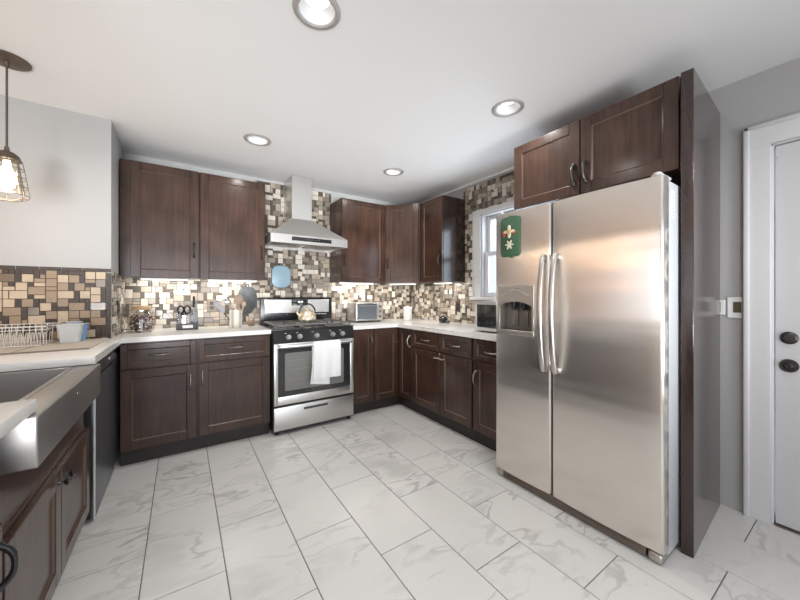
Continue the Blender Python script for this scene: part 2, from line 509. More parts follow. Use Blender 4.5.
# floor: every tile a bevelled slab with its own vein offset
def make_floor():
    rnd = random.Random(4)
    bm = B()
    lay = bm.faces.layers.float_vector.new('tile_shift')
    W, L, G = 0.306, 0.6185, 0.0019
    x = 0.162 - W * 11
    col = -11
    cells = []
    while x < 2.75:
        y = (1.931 if col % 2 == 0 else 1.6215) - L * 8
        while y < 3.75:
            cells.append((max(x, XL - .05), min(x + W, 2.75), max(y, YR - .05), min(y + L, 3.75)))
            y += L
        x += W
        col += 1
    for x0, x1, y0, y1 in cells:
        if x1 - x0 < .01 or y1 - y0 < .01:
            continue
        sh = Vector((rnd.random(), rnd.random(), rnd.random()))
        a = [bm.verts.new((px, py, -0.0022)) for px, py in ((x0 + G, y0 + G), (x1 - G, y0 + G), (x1 - G, y1 - G), (x0 + G, y1 - G))]
        g2 = G + 0.0012
        b = [bm.verts.new((px, py, 0)) for px, py in ((x0 + g2, y0 + g2), (x1 - g2, y0 + g2), (x1 - g2, y1 - g2), (x0 + g2, y1 - g2))]
        fs = [bm.faces.new(b)]
        for i in range(4):
            j = (i + 1) % 4
            fs.append(bm.faces.new((a[i], a[j], b[j], b[i])))
        for f in fs:
            f[lay] = sh
    g = [bm.verts.new(p) for p in ((XL - .05, YR - .05, -0.002), (2.75, YR - .05, -0.002), (2.75, 3.75, -0.002), (XL - .05, 3.75, -0.002))]
    f = bm.faces.new(g); f.material_index = 1
    obj('floor', bm, [M_TILE, M_GROUT], kind='structure', recalc=False)
make_floor()

CANS = [(0.475, 1.338), (0.487, 2.71), (1.746, 1.352), (1.718, 2.673)]
CANS_ADDED = [(0.48, -0.1), (1.74, -0.1)]  # unseen recessed lights added to raise the brightness
HOLE_R = 0.078

def make_ceiling():
    bm = B()
    loops = []
    vs = [bm.verts.new(p) for p in ((XL, YR, CEIL), (XR + .1, YR, CEIL), (XR + .1, YB + .1, CEIL), (XL, YB + .1, CEIL))]
    es = [bm.edges.new((vs[i], vs[(i + 1) % 4])) for i in range(4)]
    for cx, cy in CANS + CANS_ADDED:
        cv = [bm.verts.new((cx + HOLE_R * math.cos(2 * PI * i / 32), cy + HOLE_R * math.sin(2 * PI * i / 32), CEIL)) for i in range(32)]
        es += [bm.edges.new((cv[i], cv[(i + 1) % 32])) for i in range(32)]
    bmesh.ops.triangle_fill(bm, use_beauty=True, edges=es, normal=(0, 0, -1))
    for f in bm.faces:
        f.normal_update()
        if f.normal.z > 0:
            f.normal_flip()
    obj('ceiling', bm, M_CEIL, kind='structure', recalc=False)
make_ceiling()

# back wall
bm = B(); box(bm, -0.405, XR + 0.1, YB, YB + 0.1, 0, CEIL, 0)
wall_back = obj('wall_back', bm, M_WALLL, kind='structure')
# projecting wall block behind the dishwasher (its front face and its narrow return)
bm = B(); box(bm, -1.45, -0.405, 2.97, YB + 0.1, 0, CEIL, 0.003, 2)
wall_block = obj('wall_pantry', bm, M_WALLL, kind='structure')
# right wall with window and door openings
WY0, WY1, WZ0, WZ1 = 1.50, 2.35, 1.195, 2.06
DY0, DY1, DZ1 = -0.50, 0.337, 2.02
bm = B()
for y0, y1, z0, z1 in ((WY1, YB, 0, CEIL), (WY0, WY1, 0, WZ0), (WY0, WY1, WZ1, CEIL), (DY1, WY0, 0, CEIL), (DY0, DY1, DZ1, CEIL), (YR, DY0, 0, CEIL)):
    box(bm, XR, XR + 0.12, y0, y1, z0, z1, 0)
wall_right = obj('wall_right', bm, M_WALL, kind='structure')
# far side of the open room: left wall and rear wall, each with an opening added for the fill lights
bm = B()
for y0, y1, z0, z1 in ((YR, -0.5, 0, CEIL), (1.9, YB + .1, 0, CEIL), (-0.5, 1.9, 0, 0.85), (-0.5, 1.9, 2.12, CEIL)):
    box(bm, XL - 0.1, XL, y0, y1, z0, z1, 0)
obj('wall_left', bm, M_TAN, kind='structure')
bm = B(); box(bm, XL, -1.45, YB - .02, YB + 0.1, 0, CEIL, 0); obj('wall_added_tan', bm, M_TAN, kind='structure')  # unseen wall added for the refrigerator to reflect tan
bm = B()
for x0, x1, z0, z1 in ((XL, -1.85, 0, CEIL), (1.65, XR + .12, 0, CEIL), (-1.85, 1.65, 2.22, CEIL), (-1.85, 1.65, 0, 0.28)):
    box(bm, x0, x1, YR - 0.1, YR, z0, z1, 0)
obj('wall_rear', bm, M_WALLL, kind='structure')
# soffit-height moulding over the window wall
bm = B(); box(bm, XR - 0.022, XR - 0.0005, 1.48, 3.58, CEIL - 0.022, CEIL - 0.0005, 0.004)
obj('trim_1', bm, M_CEIL, kind='structure')

# ---- mosaic tile
SIZES = [((3, 2), 0.30), ((2, 2), 0.34), ((2, 3), 0.12), ((1, 2), 0.12), ((2, 1), 0.12)]
def mosaic(name, M, w, h, seed, parent, hole=None, size=0.0262, dark=0.5, mats=None, sparse=0.45):
    rnd = random.Random(seed)
    nx, ny = int(round(w / size)), int(round(h / size))
    sx, sy = w / nx, h / ny
    used = [[False] * ny for _ in range(nx)]
    def hol(i, j):
        if not hole:
            return False
        u, v = (i + .5) * sx, (j + .5) * sy
        return any(a < u < b and c < v < d for a, b, c, d in hole)
    for i in range(nx):
        for j in range(ny):
            if hol(i, j):
                used[i][j] = True
    tiles = []
    def free(i, j, a, b):
        if i + a > nx or j + b > ny:
            return False
        return all(not used[i + p][j + q] for p in range(a) for q in range(b))
    def put(i, j, a, b):
        for p in range(a):
            for q in range(b):
                used[i + p][j + q] = True
        tiles.append((i, j, a, b))
    order = [(i, j) for j in range(ny) for i in range(nx)]
    rnd.shuffle(order)
    for i, j in order:
        a, b = rnd.choices([(3, 2), (2, 2), (2, 3)], [.40, .45, .15])[0]
        if free(i, j, a, b):
            near = (i > 0 and used[i - 1][j]) or (i + a < nx and used[i + a][j])
            if near and rnd.random() < sparse:
                continue
            put(i, j, a, b)
    rnd.shuffle(order)
    for i, j in order:
        if rnd.random() < .40 - .35 * sparse and free(i, j, 2, 2):
            put(i, j, 2, 2)
    rnd.shuffle(order)
    for i, j in order:
        a, b = rnd.choice([(1, 2), (2, 1)])
        if rnd.random() < .75 and free(i, j, a, b):
            put(i, j, a, b)
    for i, j in order:
        if not used[i][j]:
            put(i, j, 1, 1)
    bm = B()
    g = 0.0014
    for i, j, a, b in tiles:
        u0, u1, v0, v1 = i * sx + g, (i + a) * sx - g, j * sy + g, (j + b) * sy - g
        ar = a * b
        k = rnd.random()
        if ar == 1:
            m = 4 if k < 0.80 else (1 if k < .92 else 3)
        elif ar == 2:
            m = 4 if k < dark + .1 else (0 if k < dark + .2 else (1 if k < dark + .3 else 3))
        else:
            m = 0 if k < 0.36 else (1 if k < 0.62 else (2 if k < 0.84 else 3))
        hh = 0.004 + rnd.random() * 0.0012
        c = 0.0012
        lo = [bm.verts.new((p, -0.0006, q)) for p, q in ((u0, v0), (u1, v0), (u1, v1), (u0, v1))]
        hi = [bm.verts.new((p, -hh, q)) for p, q in ((u0 + c, v0 + c), (u1 - c, v0 + c), (u1 - c, v1 - c), (u0 + c, v1 - c))]
        fs = [bm.faces.new(hi)]
        for t in range(4):
            s = (t + 1) % 4
            fs.append(bm.faces.new((lo[t], lo[s], hi[s], hi[t])))
        for f in fs:
            f.material_index = m
    # grout bed around the hole
    us = sorted(set([0, w] + [x for hq in (hole or []) for x in hq[:2] if 0 < x < w]))
    vs_ = sorted(set([0, h] + [x for hq in (hole or []) for x in hq[2:] if 0 < x < h]))
    for a, b in zip(us[:-1], us[1:]):
        for c, d in zip(vs_[:-1], vs_[1:]):
            uu, vv = (a + b) / 2, (c + d) / 2
            if hole and any(p < uu < q and r < vv < s for p, q, r, s in hole):
                continue
            f = bm.faces.new([bm.verts.new((p, -0.0018, q)) for p, q in ((a, c), (b, c), (b, d), (a, d))])
            f.material_index = 5
    for v in bm.verts:
        v.co = M @ v.co
    return obj(name, bm, mats or [M_CREAM, M_BEIGE, M_TAUPE, M_OLIVE, M_DKBRN1, M_TGROUT], parent, recalc=False, ang=20)

CT = 0.918     # left worktop top
CTR = 0.905    # right worktop top
RZL = Matrix.Rotation(-PI / 2, 4, 'Z')     # faces -X
def place(x, y, z, rz=0):
    return Matrix.Translation((x, y, z)) @ Matrix.Rotation(rz, 4, 'Z')
# back wall: low band all along, tall field round the hood
mosaic('mosaic_tile', place(-0.403, YB - 0.0005, CT - .02), 3.0, 1.50, 3, wall_back,
       hole=[(0, 1.03, 0.475, 1.6), (1.845, 3.1, 0.475, 1.6)])
mosaic('mosaic_tile', place(-1.448, 2.9695, CT - .01), 1.448 - 0.432, 0.466, 9, wall_block, dark=0.72, sparse=0.75, mats=[M_CREAM2, M_BEIGE2, M_TAUPE2, M_BEIGE2, M_DKBRN, M_DKBRN])
mosaic('mosaic_tile', place(-0.4045, 2.985, CT - .01, PI / 2), 0.61, 0.470, 12, wall_block)
mosaic('mosaic_tile', place(XR - 0.0005, 3.595, CTR - .02, -PI / 2), 2.115, 1.50, 21, wall_right,
       hole=[(0, 0.99, 0.475, 1.6), (1.15, 2.2, 0.31, 1.19)])
# brown pencil tiles capping and ending the block's tile field
bm = B()
x = -1.448
while x < -0.43:
    box(bm, x + .001, min(x + .098, -0.406), 2.963, 2.9695, CT + .457, CT + .478, .002)
    x += .1
z = CT
while z < CT + .45:
    box(bm, -0.430, -0.406, 2.963, 2.9695, z + .001, min(z + .049, CT + .456), .002)
    z += .05
obj('tile_border', bm, M_DKBRN, wall_block)

# window in the right wall
win = bpy.data.objects.new('window_1', None); C.objects.link(win); win['kind'] = 'structure'
bm = B()
t = 0.10
yo0, yo1, zo1 = WY0 - t, WY1 + t, 2.105
box(bm, XR - .018, XR - .0005, WY1 - .003, yo1, WZ0, zo1, .003)
box(bm, XR - .018, XR - .0005, yo0 + .12, WY0 + .003, WZ0, zo1, .003)
box(bm, XR - .020, XR - .0005, yo0 + .12, yo1, WZ1 - .004, zo1, .003)
box(bm, XR - .028, XR - .016, WY1 + t - .018, yo1, WZ0, zo1, .003)
obj('casing', bm, M_TRIMW, win)
bm = B(); box(bm, XR - .05, XR + .11, yo0 + .12, yo1 + .02, WZ0 - .03, WZ0 + .002, .004, 2)
obj('sill', bm, M_TRIMW, win)
bm = B()
box(bm, XR, XR + .118, WY1 - .018, WY1, WZ0, WZ1, .001); box(bm, XR, XR + .118, WY0, WY0 + .018, WZ0, WZ1, .001); box(bm, XR, XR + .118, WY0, WY1, WZ1 - .018, WZ1, .001)
obj('jamb', bm, M_TRIMW, win)
def sash(name, x, z0, z1):
    bm = B()
    s = .045
    y0, y1 = WY0 + .018, WY1 - .018
    box(bm, x, x + .032, y0, y0 + s, z0, z1, .004); box(bm, x, x + .032, y1 - s, y1, z0, z1, .004)
    box(bm, x + .001, x + .031, y0 + s, y1 - s, z0, z0 + s, .004); box(bm, x + .001, x + .031, y0 + s, y1 - s, z1 - s, z1, .004)
    o = obj('sash', bm, M_TRIMW, win)
    bm = B(); box(bm, x + .013, x + .017, y0 + s - .004, y1 - s + .004, z0 + s - .004, z1 - s + .004, 0)
    obj('pane', bm, M_PANE, o)
    return o
zm = 1.645
sash('sash', XR + .070, zm - .03, WZ1 - .018)
s1 = sash('sash', XR + .034, WZ0 + .002, zm + .02)
bm = B(); box(bm, XR + .020, XR + .036, 1.90, 1.95, zm + .0, zm + .018, .003); obj('latch', bm, M_WHITEP, s1)
# pale clapboard of the house next door, seen through the sash
bm = B()
z = 0.0
while z < 2.0:
    prism(bm, [(0, z), (0.02, z), (0.008, z + .115), (0, z + .115)], -5.0, 9.0, M=Matrix.Translation((4.6, 0, 0)) @ Matrix(((-1, 0, 0, 0), (0, 0, 1, 0), (0, 1, 0, 0), (0, 0, 0, 1))))
    z += .115
box(bm, 4.6, 4.7, -5, 9, 0, 2.0, 0)
obj('wall_neighbour', bm, M_SIDING, kind='structure')

# white exterior door in the right wall
door = bpy.data.objects.new('door_1', None); C.objects.link(door); door['kind'] = 'structure'
bm = B()
c0, c1 = DY1 - .004, 0.434
box(bm, XR - .018, XR - .0005, c0, c1, 0, 2.135, .003)
box(bm, XR - .026, XR - .016, c1 - .022, c1, 0, 2.135, .004, 2)
box(bm, XR - .018, XR - .0005, DY0 - .097, DY0 + .004, 0, 2.135, .003)
box(bm, XR - .019, XR - .0005, DY0 - .096, c1 - .001, DZ1 - .004, 2.134, .003)
box(bm, XR - .026, XR - .016, DY0 - .096, c1 - .001, 2.113, 2.135, .004, 2)
obj('casing', bm, M_TRIMW, door)
bm = B(); box(bm, XR, XR + .118, DY1 - .012, DY1, 0, DZ1, .001); box(bm, XR, XR + .118, DY0, DY1, DZ1 - .012, DZ1, .001); box(bm, XR, XR + .118, DY0, DY0 + .012, 0, DZ1, .001)
obj('jamb', bm, M_TRIMW, door)
bm = B(); box(bm, XR + .006, XR + .046, DY0 + .014, DY1 - .0165, .012, DZ1 - .016, .003)
leaf = obj('door_panel', bm, M_DOORW, door)
for z, nm in ((0.995, 'deadbolt'), (0.851, 'lock_cylinder')):
    bm = B()
    Mk = Matrix.Translation((XR + .006, 0.273, z)) @ Matrix.Rotation(-PI / 2, 4, 'Y')
    if nm == 'deadbolt':
        lathe(bm, [(0, 0), (.032, 0), (.032, .006), (.028, .011), (.020, .013), (.019, .019), (0, .020)], M=Mk, n=28)
    else:
        lathe(bm, [(0, 0), (.034, 0), (.034, .005), (.030, .010), (.022, .010), (.016, .016), (.015, .024), (.010, .026), (0, .022)], M=Mk, n=28)
    k = obj(nm, bm, mat('dark_bronze_' + nm, (.07, .065, .062), .35, .9), leaf)
    if nm == 'lock_cylinder':
        bm = B(); box(bm, XR - .0235, XR - .0195, .2705, .2755, z - .008, z + .008, .001); obj('thumb_turn', bm, M_BLACKM, k)
bm = B(); box(bm, XR - .004, XR + .006, 0.312, 0.318, 1.932, 1.944, .001); obj('catch_plate', bm, M_SATIN, leaf)
bm = B(); box(bm, XR - .004, XR + .118, DY0 + .012, DY1 - .012, 0.001, .011, .002); obj('threshold', bm, M_PEWTER, door)

# ------------------------------------------------------------------ cabinets
def shaker(bm, x0, x1, z0, z1, y=-0.02, t=0.02, rail=0.062, M=None):
    e = 0.0022
    box(bm, x0, x0 + rail, y, y + t, z0, z1, e, 1, 0, M)
    box(bm, x1 - rail, x1, y, y + t, z0, z1, e, 1, 0, M)
    box(bm, x0 + rail, x1 - rail, y + .0004, y + t, z0, z0 + rail, e, 1, 0, M)
    box(bm, x0 + rail, x1 - rail, y + .0004, y + t, z1 - rail, z1, e, 1, 0, M)
    q = .0075   # sloped inner bead
    a0, a1, b0, b1 = x0 + rail - .001, x1 - rail + .001, z0 + rail - .001, z1 - rail + .001
    yo, yi = y + .002, y + .010
    o = [(a0, yo, b0), (a1, yo, b0), (a1, yo, b1), (a0, yo, b1)]
    i = [(a0 + q, yi, b0 + q), (a1 - q, yi, b0 + q), (a1 - q, yi, b1 - q), (a0 + q, yi, b1 - q)]
    ov = [bm.verts.new(p) for p in o]; iv = [bm.verts.new(p) for p in i]
    for k in range(4):
        j = (k + 1) % 4
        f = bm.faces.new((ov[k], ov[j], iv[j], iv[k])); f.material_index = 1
    bm.faces.new(iv)
    xf(bm, ov + iv, M)

def pull(bm, x, z, y=-0.02, L=0.112, vert=True, proj=0.030, r=0.0052, M=None):
    pts, rs = [], []
    for k in range(15):
        s = -1 + 2 * k / 14
        d = proj * (1 - abs(s) ** 2.6)
        a = s * L / 2
        pts.append((x, y - .001 - d, z + a) if vert else (x + a, y - .001 - d, z))
        rs.append(r * (1.05 - 0.25 * (1 - abs(s)) + (0.35 if abs(s) > .9 else 0)))
    tube(bm, pts, rs, 10, M=M, sq=(1.0, 1.35) if vert else (1.35, 1.0))
    for s in (-1, 1):
        c = (x, y, z + s * L / 2) if vert else (x + s * L / 2, y, z)
        T = Matrix.Translation(c) @ Matrix.Rotation(PI / 2, 4, 'X')
        lathe(bm, [(0, 0), (.0085, 0), (.0085, .002), (.006, .005), (0, .005)], M=(M @ T) if M is not None else T, n=14)

def knob(bm, x, z, y=-0.02, M=None):
    T = Matrix.Translation((x, y, z)) @ Matrix.Rotation(PI / 2, 4, 'X')
    if M is not None:
        T = M @ T
    lathe(bm, [(0, 0), (.009, 0), (.009, .002), (.006, .006), (.0055, .014), (.012, .020), (.0145, .025), (.012, .030), (0, .032)], M=T, n=20)

def front(root, kind, x0, x1, z0, z1, p=None, pm=None, M=None, rail=None, pl=0.112, pr=0.0062):
    bm = B()
    shaker(bm, x0, x1, z0, z1, rail=rail or (0.062 if kind == 'door' else 0.040), M=M)
    d = obj(kind, bm, [M_WOOD, M_BEAD_LIT], root)
    if p:
        bm = B()
        if p[2] == 'k':
            knob(bm, p[0], p[1], M=M)
        else:
            pull(bm, p[0], p[1], vert=(p[2] == 'v'), M=M, L=pl, r=pr)
        obj('knob' if p[2] == 'k' else 'pull', bm, pm or M_PULL, d)
    return d

def cabinet(name, label, loc, rz, w, depth, z0, z1, toe=True, cat='cabinet', group=None, poly=None, cm=None):
    root = thing(name, label, cat, loc, rz, group)
    bm = B()
    if poly:
        prism(bm, poly, z0, z1, bev=.001)
    else:
        box(bm, 0, w, 0, depth, z0, z1, .001)
    obj('carcass', bm, cm or M_WOOD, root)
    if toe:
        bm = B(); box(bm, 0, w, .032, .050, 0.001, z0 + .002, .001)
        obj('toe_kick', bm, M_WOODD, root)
    return root

G_UP, G_BASE = 'dark wood upper cabinets', 'dark wood base cabinets'
# -- base, left of the stove
c = cabinet('base_cabinet', 'dark brown base cabinet with two drawers over two doors, left of the stove', (-0.362, 2.985, 0), 0, 1.0, 0.60, 0.105, CT - .038, group=G_BASE)
o = -0.362
front(c, 'drawer', .004, .456, .693, .868, (.226, .782, 'h'))
front(c, 'drawer', .471, .995, .693, .868, (.735, .792, 'h'))
front(c, 'door', .004, .456, .118, .684, (.416, .548, 'v'))
front(c, 'door', .471, .995, .118, .684, (.495, .562, 'v'))
# -- narrow base right of the stove
c = cabinet('base_cabinet', 'narrow dark brown base cabinet with one door, between stove and corner cabinet', (1.412, 2.985, 0), 0, 0.252, 0.60, 0.105, CTR - .038, group=G_BASE)
front(c, 'door', .006, .246, .118, .858, (.210, .738, 'v'), rail=.055)
# -- corner base with a folded pair of doors
cx, cy = 1.666, 2.985
c = cabinet('base_cabinet', 'dark brown corner base cabinet with two doors meeting in the inside corner', (cx, cy, 0), 0, 0, 0, 0.105, CTR - .038, toe=False, group=G_BASE,
            poly=[(0, 0), (.324, 0), (.324, -.270), (.925, -.270), (.925, .60), (0, .60)])
front(c, 'door', .006, .296, .118, .858, None, rail=.055)
Mr = Matrix.Translation((.324, -.022, 0)) @ Matrix.Rotation(-PI / 2, 4, 'Z')
front(c, 'door', .006, .244, .118, .858, (.210, .735, 'v'), M=Mr, rail=.055)
bm = B(); prism(bm, [(0, .032), (.356, .032), (.356, -.27), (.374, -.27), (.374, .05), (0, .05)], .001, .107, bev=.001)
obj('toe_kick', bm, M_WOODD, c)
bm = B(); knob(bm, .262, .70, M=None); obj('latch_knob', bm, M_PEWTER, c)
# -- right run
c = cabinet('base_cabinet', 'dark brown base cabinet with two drawers over two doors, on the window side', (1.99, 2.714, 0), -PI / 2, .832, .60, .105, CTR - .038, group=G_BASE)
front(c, 'drawer', .005, .430, .690, .858, (.217, .777, 'h'))
front(c, 'drawer', .437, .827, .690, .858, (.635, .776, 'h'))
front(c, 'door', .005, .430, .118, .681, (.392, .632, 'h'), pl=.05)
front(c, 'door', .437, .827, .118, .681, (.470, .632, 'h'), pl=.05)
c = cabinet('base_cabinet', 'dark brown base cabinet with one drawer and one door, beside the refrigerator', (1.99, 1.878, 0), -PI / 2, .385, .60, .105, CTR - .038, group=G_BASE)
front(c, 'drawer', .012, .380, .690, .858, (.195, .772, 'h'))
front(c, 'door', .012, .380, .118, .681, (.042, .545, 'v'))

# -- left run under the sink
LX = -0.41
c = cabinet('base_cabinet', 'dark brown base cabinet with black pull, nearest the camera beside the sink', (LX, 0.62, 0), PI / 2, .672, .60, .105, .715, group=G_BASE)
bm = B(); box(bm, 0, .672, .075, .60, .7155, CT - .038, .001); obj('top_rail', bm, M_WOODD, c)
front(c, 'drawer', .006, .666, .630, .712, (.336, .67, 'h'), M_BLACK, rail=.022)
front(c, 'door', .006, .666, .118, .622, (.634, .525, 'v'), M_BLACK)
c = cabinet('base_cabinet', 'dark brown sink base cabinet with two doors and black knobs under the steel sink', (LX, 1.294, 0), PI / 2, .962, .60, .105, .560, group=G_BASE)
front(c, 'door', .006, .490, .118, .545, (.462, .498, 'k'), M_BLACK)
front(c, 'door', .496, .956, .118, .545, (.530, .498, 'k'), M_BLACK)
bm = B(); box(bm, 0, .962, .004, .022, .560, .725, .001); box(bm, 0, .018, .022, .60, .560, CT - .038, .001); box(bm, .944, .962, .022, .60, .560, CT - .038, .001)
obj('sink_rail', bm, M_WOOD, c)

# -- uppers
UZ0, UZ1 = 1.362, 2.268
c = cabinet('upper_cabinet', 'dark brown single-door upper cabinet beside the grey wall return, far left', (-0.398, 3.27, 0), 0, .522, .325, UZ0, UZ1, toe=False, group=G_UP)
front(c, 'door', .066, .517, UZ0 - .004, UZ1 - .003, (.482, 1.592, 'v'), M_DKPULL)
c = cabinet('upper_cabinet', 'dark brown single-door upper cabinet just left of the range hood', (.125, 3.27, 0), 0, .528, .325, UZ0, UZ1, toe=False, group=G_UP)
front(c, 'door', .006, .522, UZ0 - .004, UZ1 - .003, (.492, 1.608, 'v'), M_DKPULL)
c = cabinet('upper_cabinet', 'dark brown single-door upper cabinet just right of the range hood', (1.428, 3.27, 0), 0, .548, .325, UZ0, UZ1, toe=False, group=G_UP)
front(c, 'door', .004, .542, UZ0 - .004, UZ1 - .003, (.028, 1.594, 'v'), M_DKPULL)
# diagonal corner upper
ang = math.atan2(-.312, .282)
c = cabinet('upper_cabinet', 'lighter brown diagonal corner upper cabinet set across the room corner', (1.979, 3.27, 0), 0, 0, 0, UZ0, UZ1, toe=False, group=G_UP,
            poly=[(0, 0), (.280, -.311), (.615, -.311), (.615, .322), (0, .322)])
front(c, 'door', .012, .406, UZ0 - .004, UZ1 - .003, (.040, 1.585, 'v'), M_DKPULL, M=Matrix.Rotation(ang, 4, 'Z'))
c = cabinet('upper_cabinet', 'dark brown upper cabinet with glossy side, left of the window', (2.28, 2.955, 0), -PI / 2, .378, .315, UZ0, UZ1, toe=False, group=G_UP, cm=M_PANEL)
front(c, 'door', .004, .374, UZ0 - .004, UZ1 - .003, (.345, 1.585, 'v'), M_DKPULL)
# over the fridge
c = cabinet('upper_cabinet', 'dark brown two-door cabinet mounted above the refrigerator', (1.99, 1.478, 0), -PI / 2, .935, .60, 1.822, 2.268, toe=False, group=G_UP)
front(c, 'door', .004, .464, 1.822, 2.266, (.434, 1.942, 'v'), M_DKPULL, pr=.0105)
front(c, 'door', .470, .932, 1.822, 2.266, (.500, 1.948, 'v'), M_DKPULL, pr=.0105)
# tall end panel, set slightly out of square
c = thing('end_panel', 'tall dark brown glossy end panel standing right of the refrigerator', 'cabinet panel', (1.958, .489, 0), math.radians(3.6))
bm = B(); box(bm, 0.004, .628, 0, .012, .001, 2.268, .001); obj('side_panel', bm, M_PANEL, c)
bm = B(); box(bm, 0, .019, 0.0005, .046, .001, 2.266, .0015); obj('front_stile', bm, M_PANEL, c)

# ------------------------------------------------------------------ worktops
bm = B()
prism(bm, [(-0.4035, YB - .006), (-0.4035, 2.966), (-1.05, 2.966), (-1.05, 2.135), (-.350, 2.135), (-.350, 2.952), (.640, 2.952), (.640, YB - .006)], CT - .037, CT, bev=.003, seg=2)
w1 = tag(obj('worktop', bm, M_QUARTZ), 'white quartz worktop running from the stove round to the sink', 'countertop', 'white quartz worktops')
bm = B(); prism(bm, [(-1.05, .60), (-.350, .60), (-.350, 1.367), (-1.05, 1.367)], CT - .037, CT, bev=.003, seg=2)
tag(obj('worktop', bm, M_QUARTZ), 'white quartz worktop piece at the near end of the sink', 'countertop', 'white quartz worktops')
bm = B()
prism(bm, [(1.409, YB - .006), (1.409, 2.952), (1.950, 2.952), (1.950, 1.490), (XR - .006, 1.490), (XR - .006, YB - .006)], CTR - .037, CTR, bev=.003, seg=2)
tag(obj('worktop', bm, M_QUARTZ), 'white quartz worktop turning the corner from stove to refrigerator', 'countertop', 'white quartz worktops')

# ------------------------------------------------------------------ farmhouse sink
sk = thing('farmhouse_sink', 'stainless steel apron-front sink set into the left worktop', 'sink', (0, 0, 0))
SY0, SY1, SXF = 1.322, 2.163, -.335
zr = CT - .039
bm = B()
yi0, yi1, xi0, xi1 = SY0 + .045, SY1 - .035, -.90, SXF - .085
# rim and basin walls
box(bm, xi1, SXF, SY0, SY1, .730, zr, .006, 3)
obj('apron', bm, M_SINK, sk)
bm = B()
box(bm, -.95, xi1 + .001, SY0 + .001, yi0, .660, zr - .0005, .003); box(bm, -.95, xi1 + .001, yi1, SY1 - .001, .660, zr - .0005, .003)
box(bm, -.95, xi0, yi0 - .001, yi1 + .001, .660, zr - .0005, .003)
box(bm, -.95, xi1 + .001, SY0 + .02, SY1 - .02, .655, .675, .003)
box(bm, xi1 - .02, xi1 + .0005, yi0 - .001, yi1 + .001, .660, zr - .001, .004, 2)
obj('basin', bm, M_SINK, sk)
bm = B(); lathe(bm, [(0, .001), (.045, .001), (.045, .004), (.035, .003), (0, .002)], (-.66, 1.745, .675)); obj('drain', bm, M_CHROME, sk)
bm = B(); lathe(bm, [(0, 0), (.006, 0), (.006, .0012), (0, .0016)], sx=1.6, M=Matrix.Translation((SXF, 1.742, .837)) @ Matrix.Rotation(PI / 2, 4, 'Z') @ Matrix.Rotation(PI / 2, 4, 'X'))
obj('emblem', bm, M_CHROME, sk)

# ------------------------------------------------------------------ dishwasher
dw = thing('dishwasher', 'dark steel dishwasher with black control strip in the left run', 'dishwasher', (-.398, 2.352, 0), PI / 2)
W = .594
bm = B(); box(bm, .004, W - .004, .01, .57, .02, CT - .042, .002); obj('tub', bm, M_BLACKM, dw)
bm = B(); box(bm, .012, W - .004, -.012, .012, .02, .762, .005, 2); obj('door', bm, M_DWSTEEL, dw)
bm = B()
prism(bm, [(-.004, 0), (-.030, .030), (-.016, .108), (.012, .108), (.012, 0)], .012, W - .004, M=Matrix.Translation((0, 0, .766)) @ Matrix(((0, 0, 1, 0), (1, 0, 0, 0), (0, 1, 0, 0), (0, 0, 0, 1))), bev=.002)
cp = obj('control_panel', bm, M_BLACK, dw)
for k in range(5):
    bm = B(); box(bm, .30 + k * .05, .33 + k * .05, -.0275, -.0225, .818, .832, .001); obj('button', bm, M_PEWTER if k else M_WHITEP, cp)
bm = B(); box(bm, 0, .0105, -.0125, -.005, .012, .84, .001); obj('side_trim', bm, M_TRIMW, dw)
bm = B(); box(bm, .595, .640, .004, .022, .001, CT - .039, .001); box(bm, .595, .613, .0225, .05, .001, CT - .039, .001)
tag(obj('filler_strip', bm, M_BLACKM), 'black filler strip in the corner between dishwasher and base cabinet', 'filler strip')
fs = bpy.data.objects['filler_strip']; fs.location = (-.398, 2.352, 0); fs.rotation_euler = (0, 0, PI / 2)

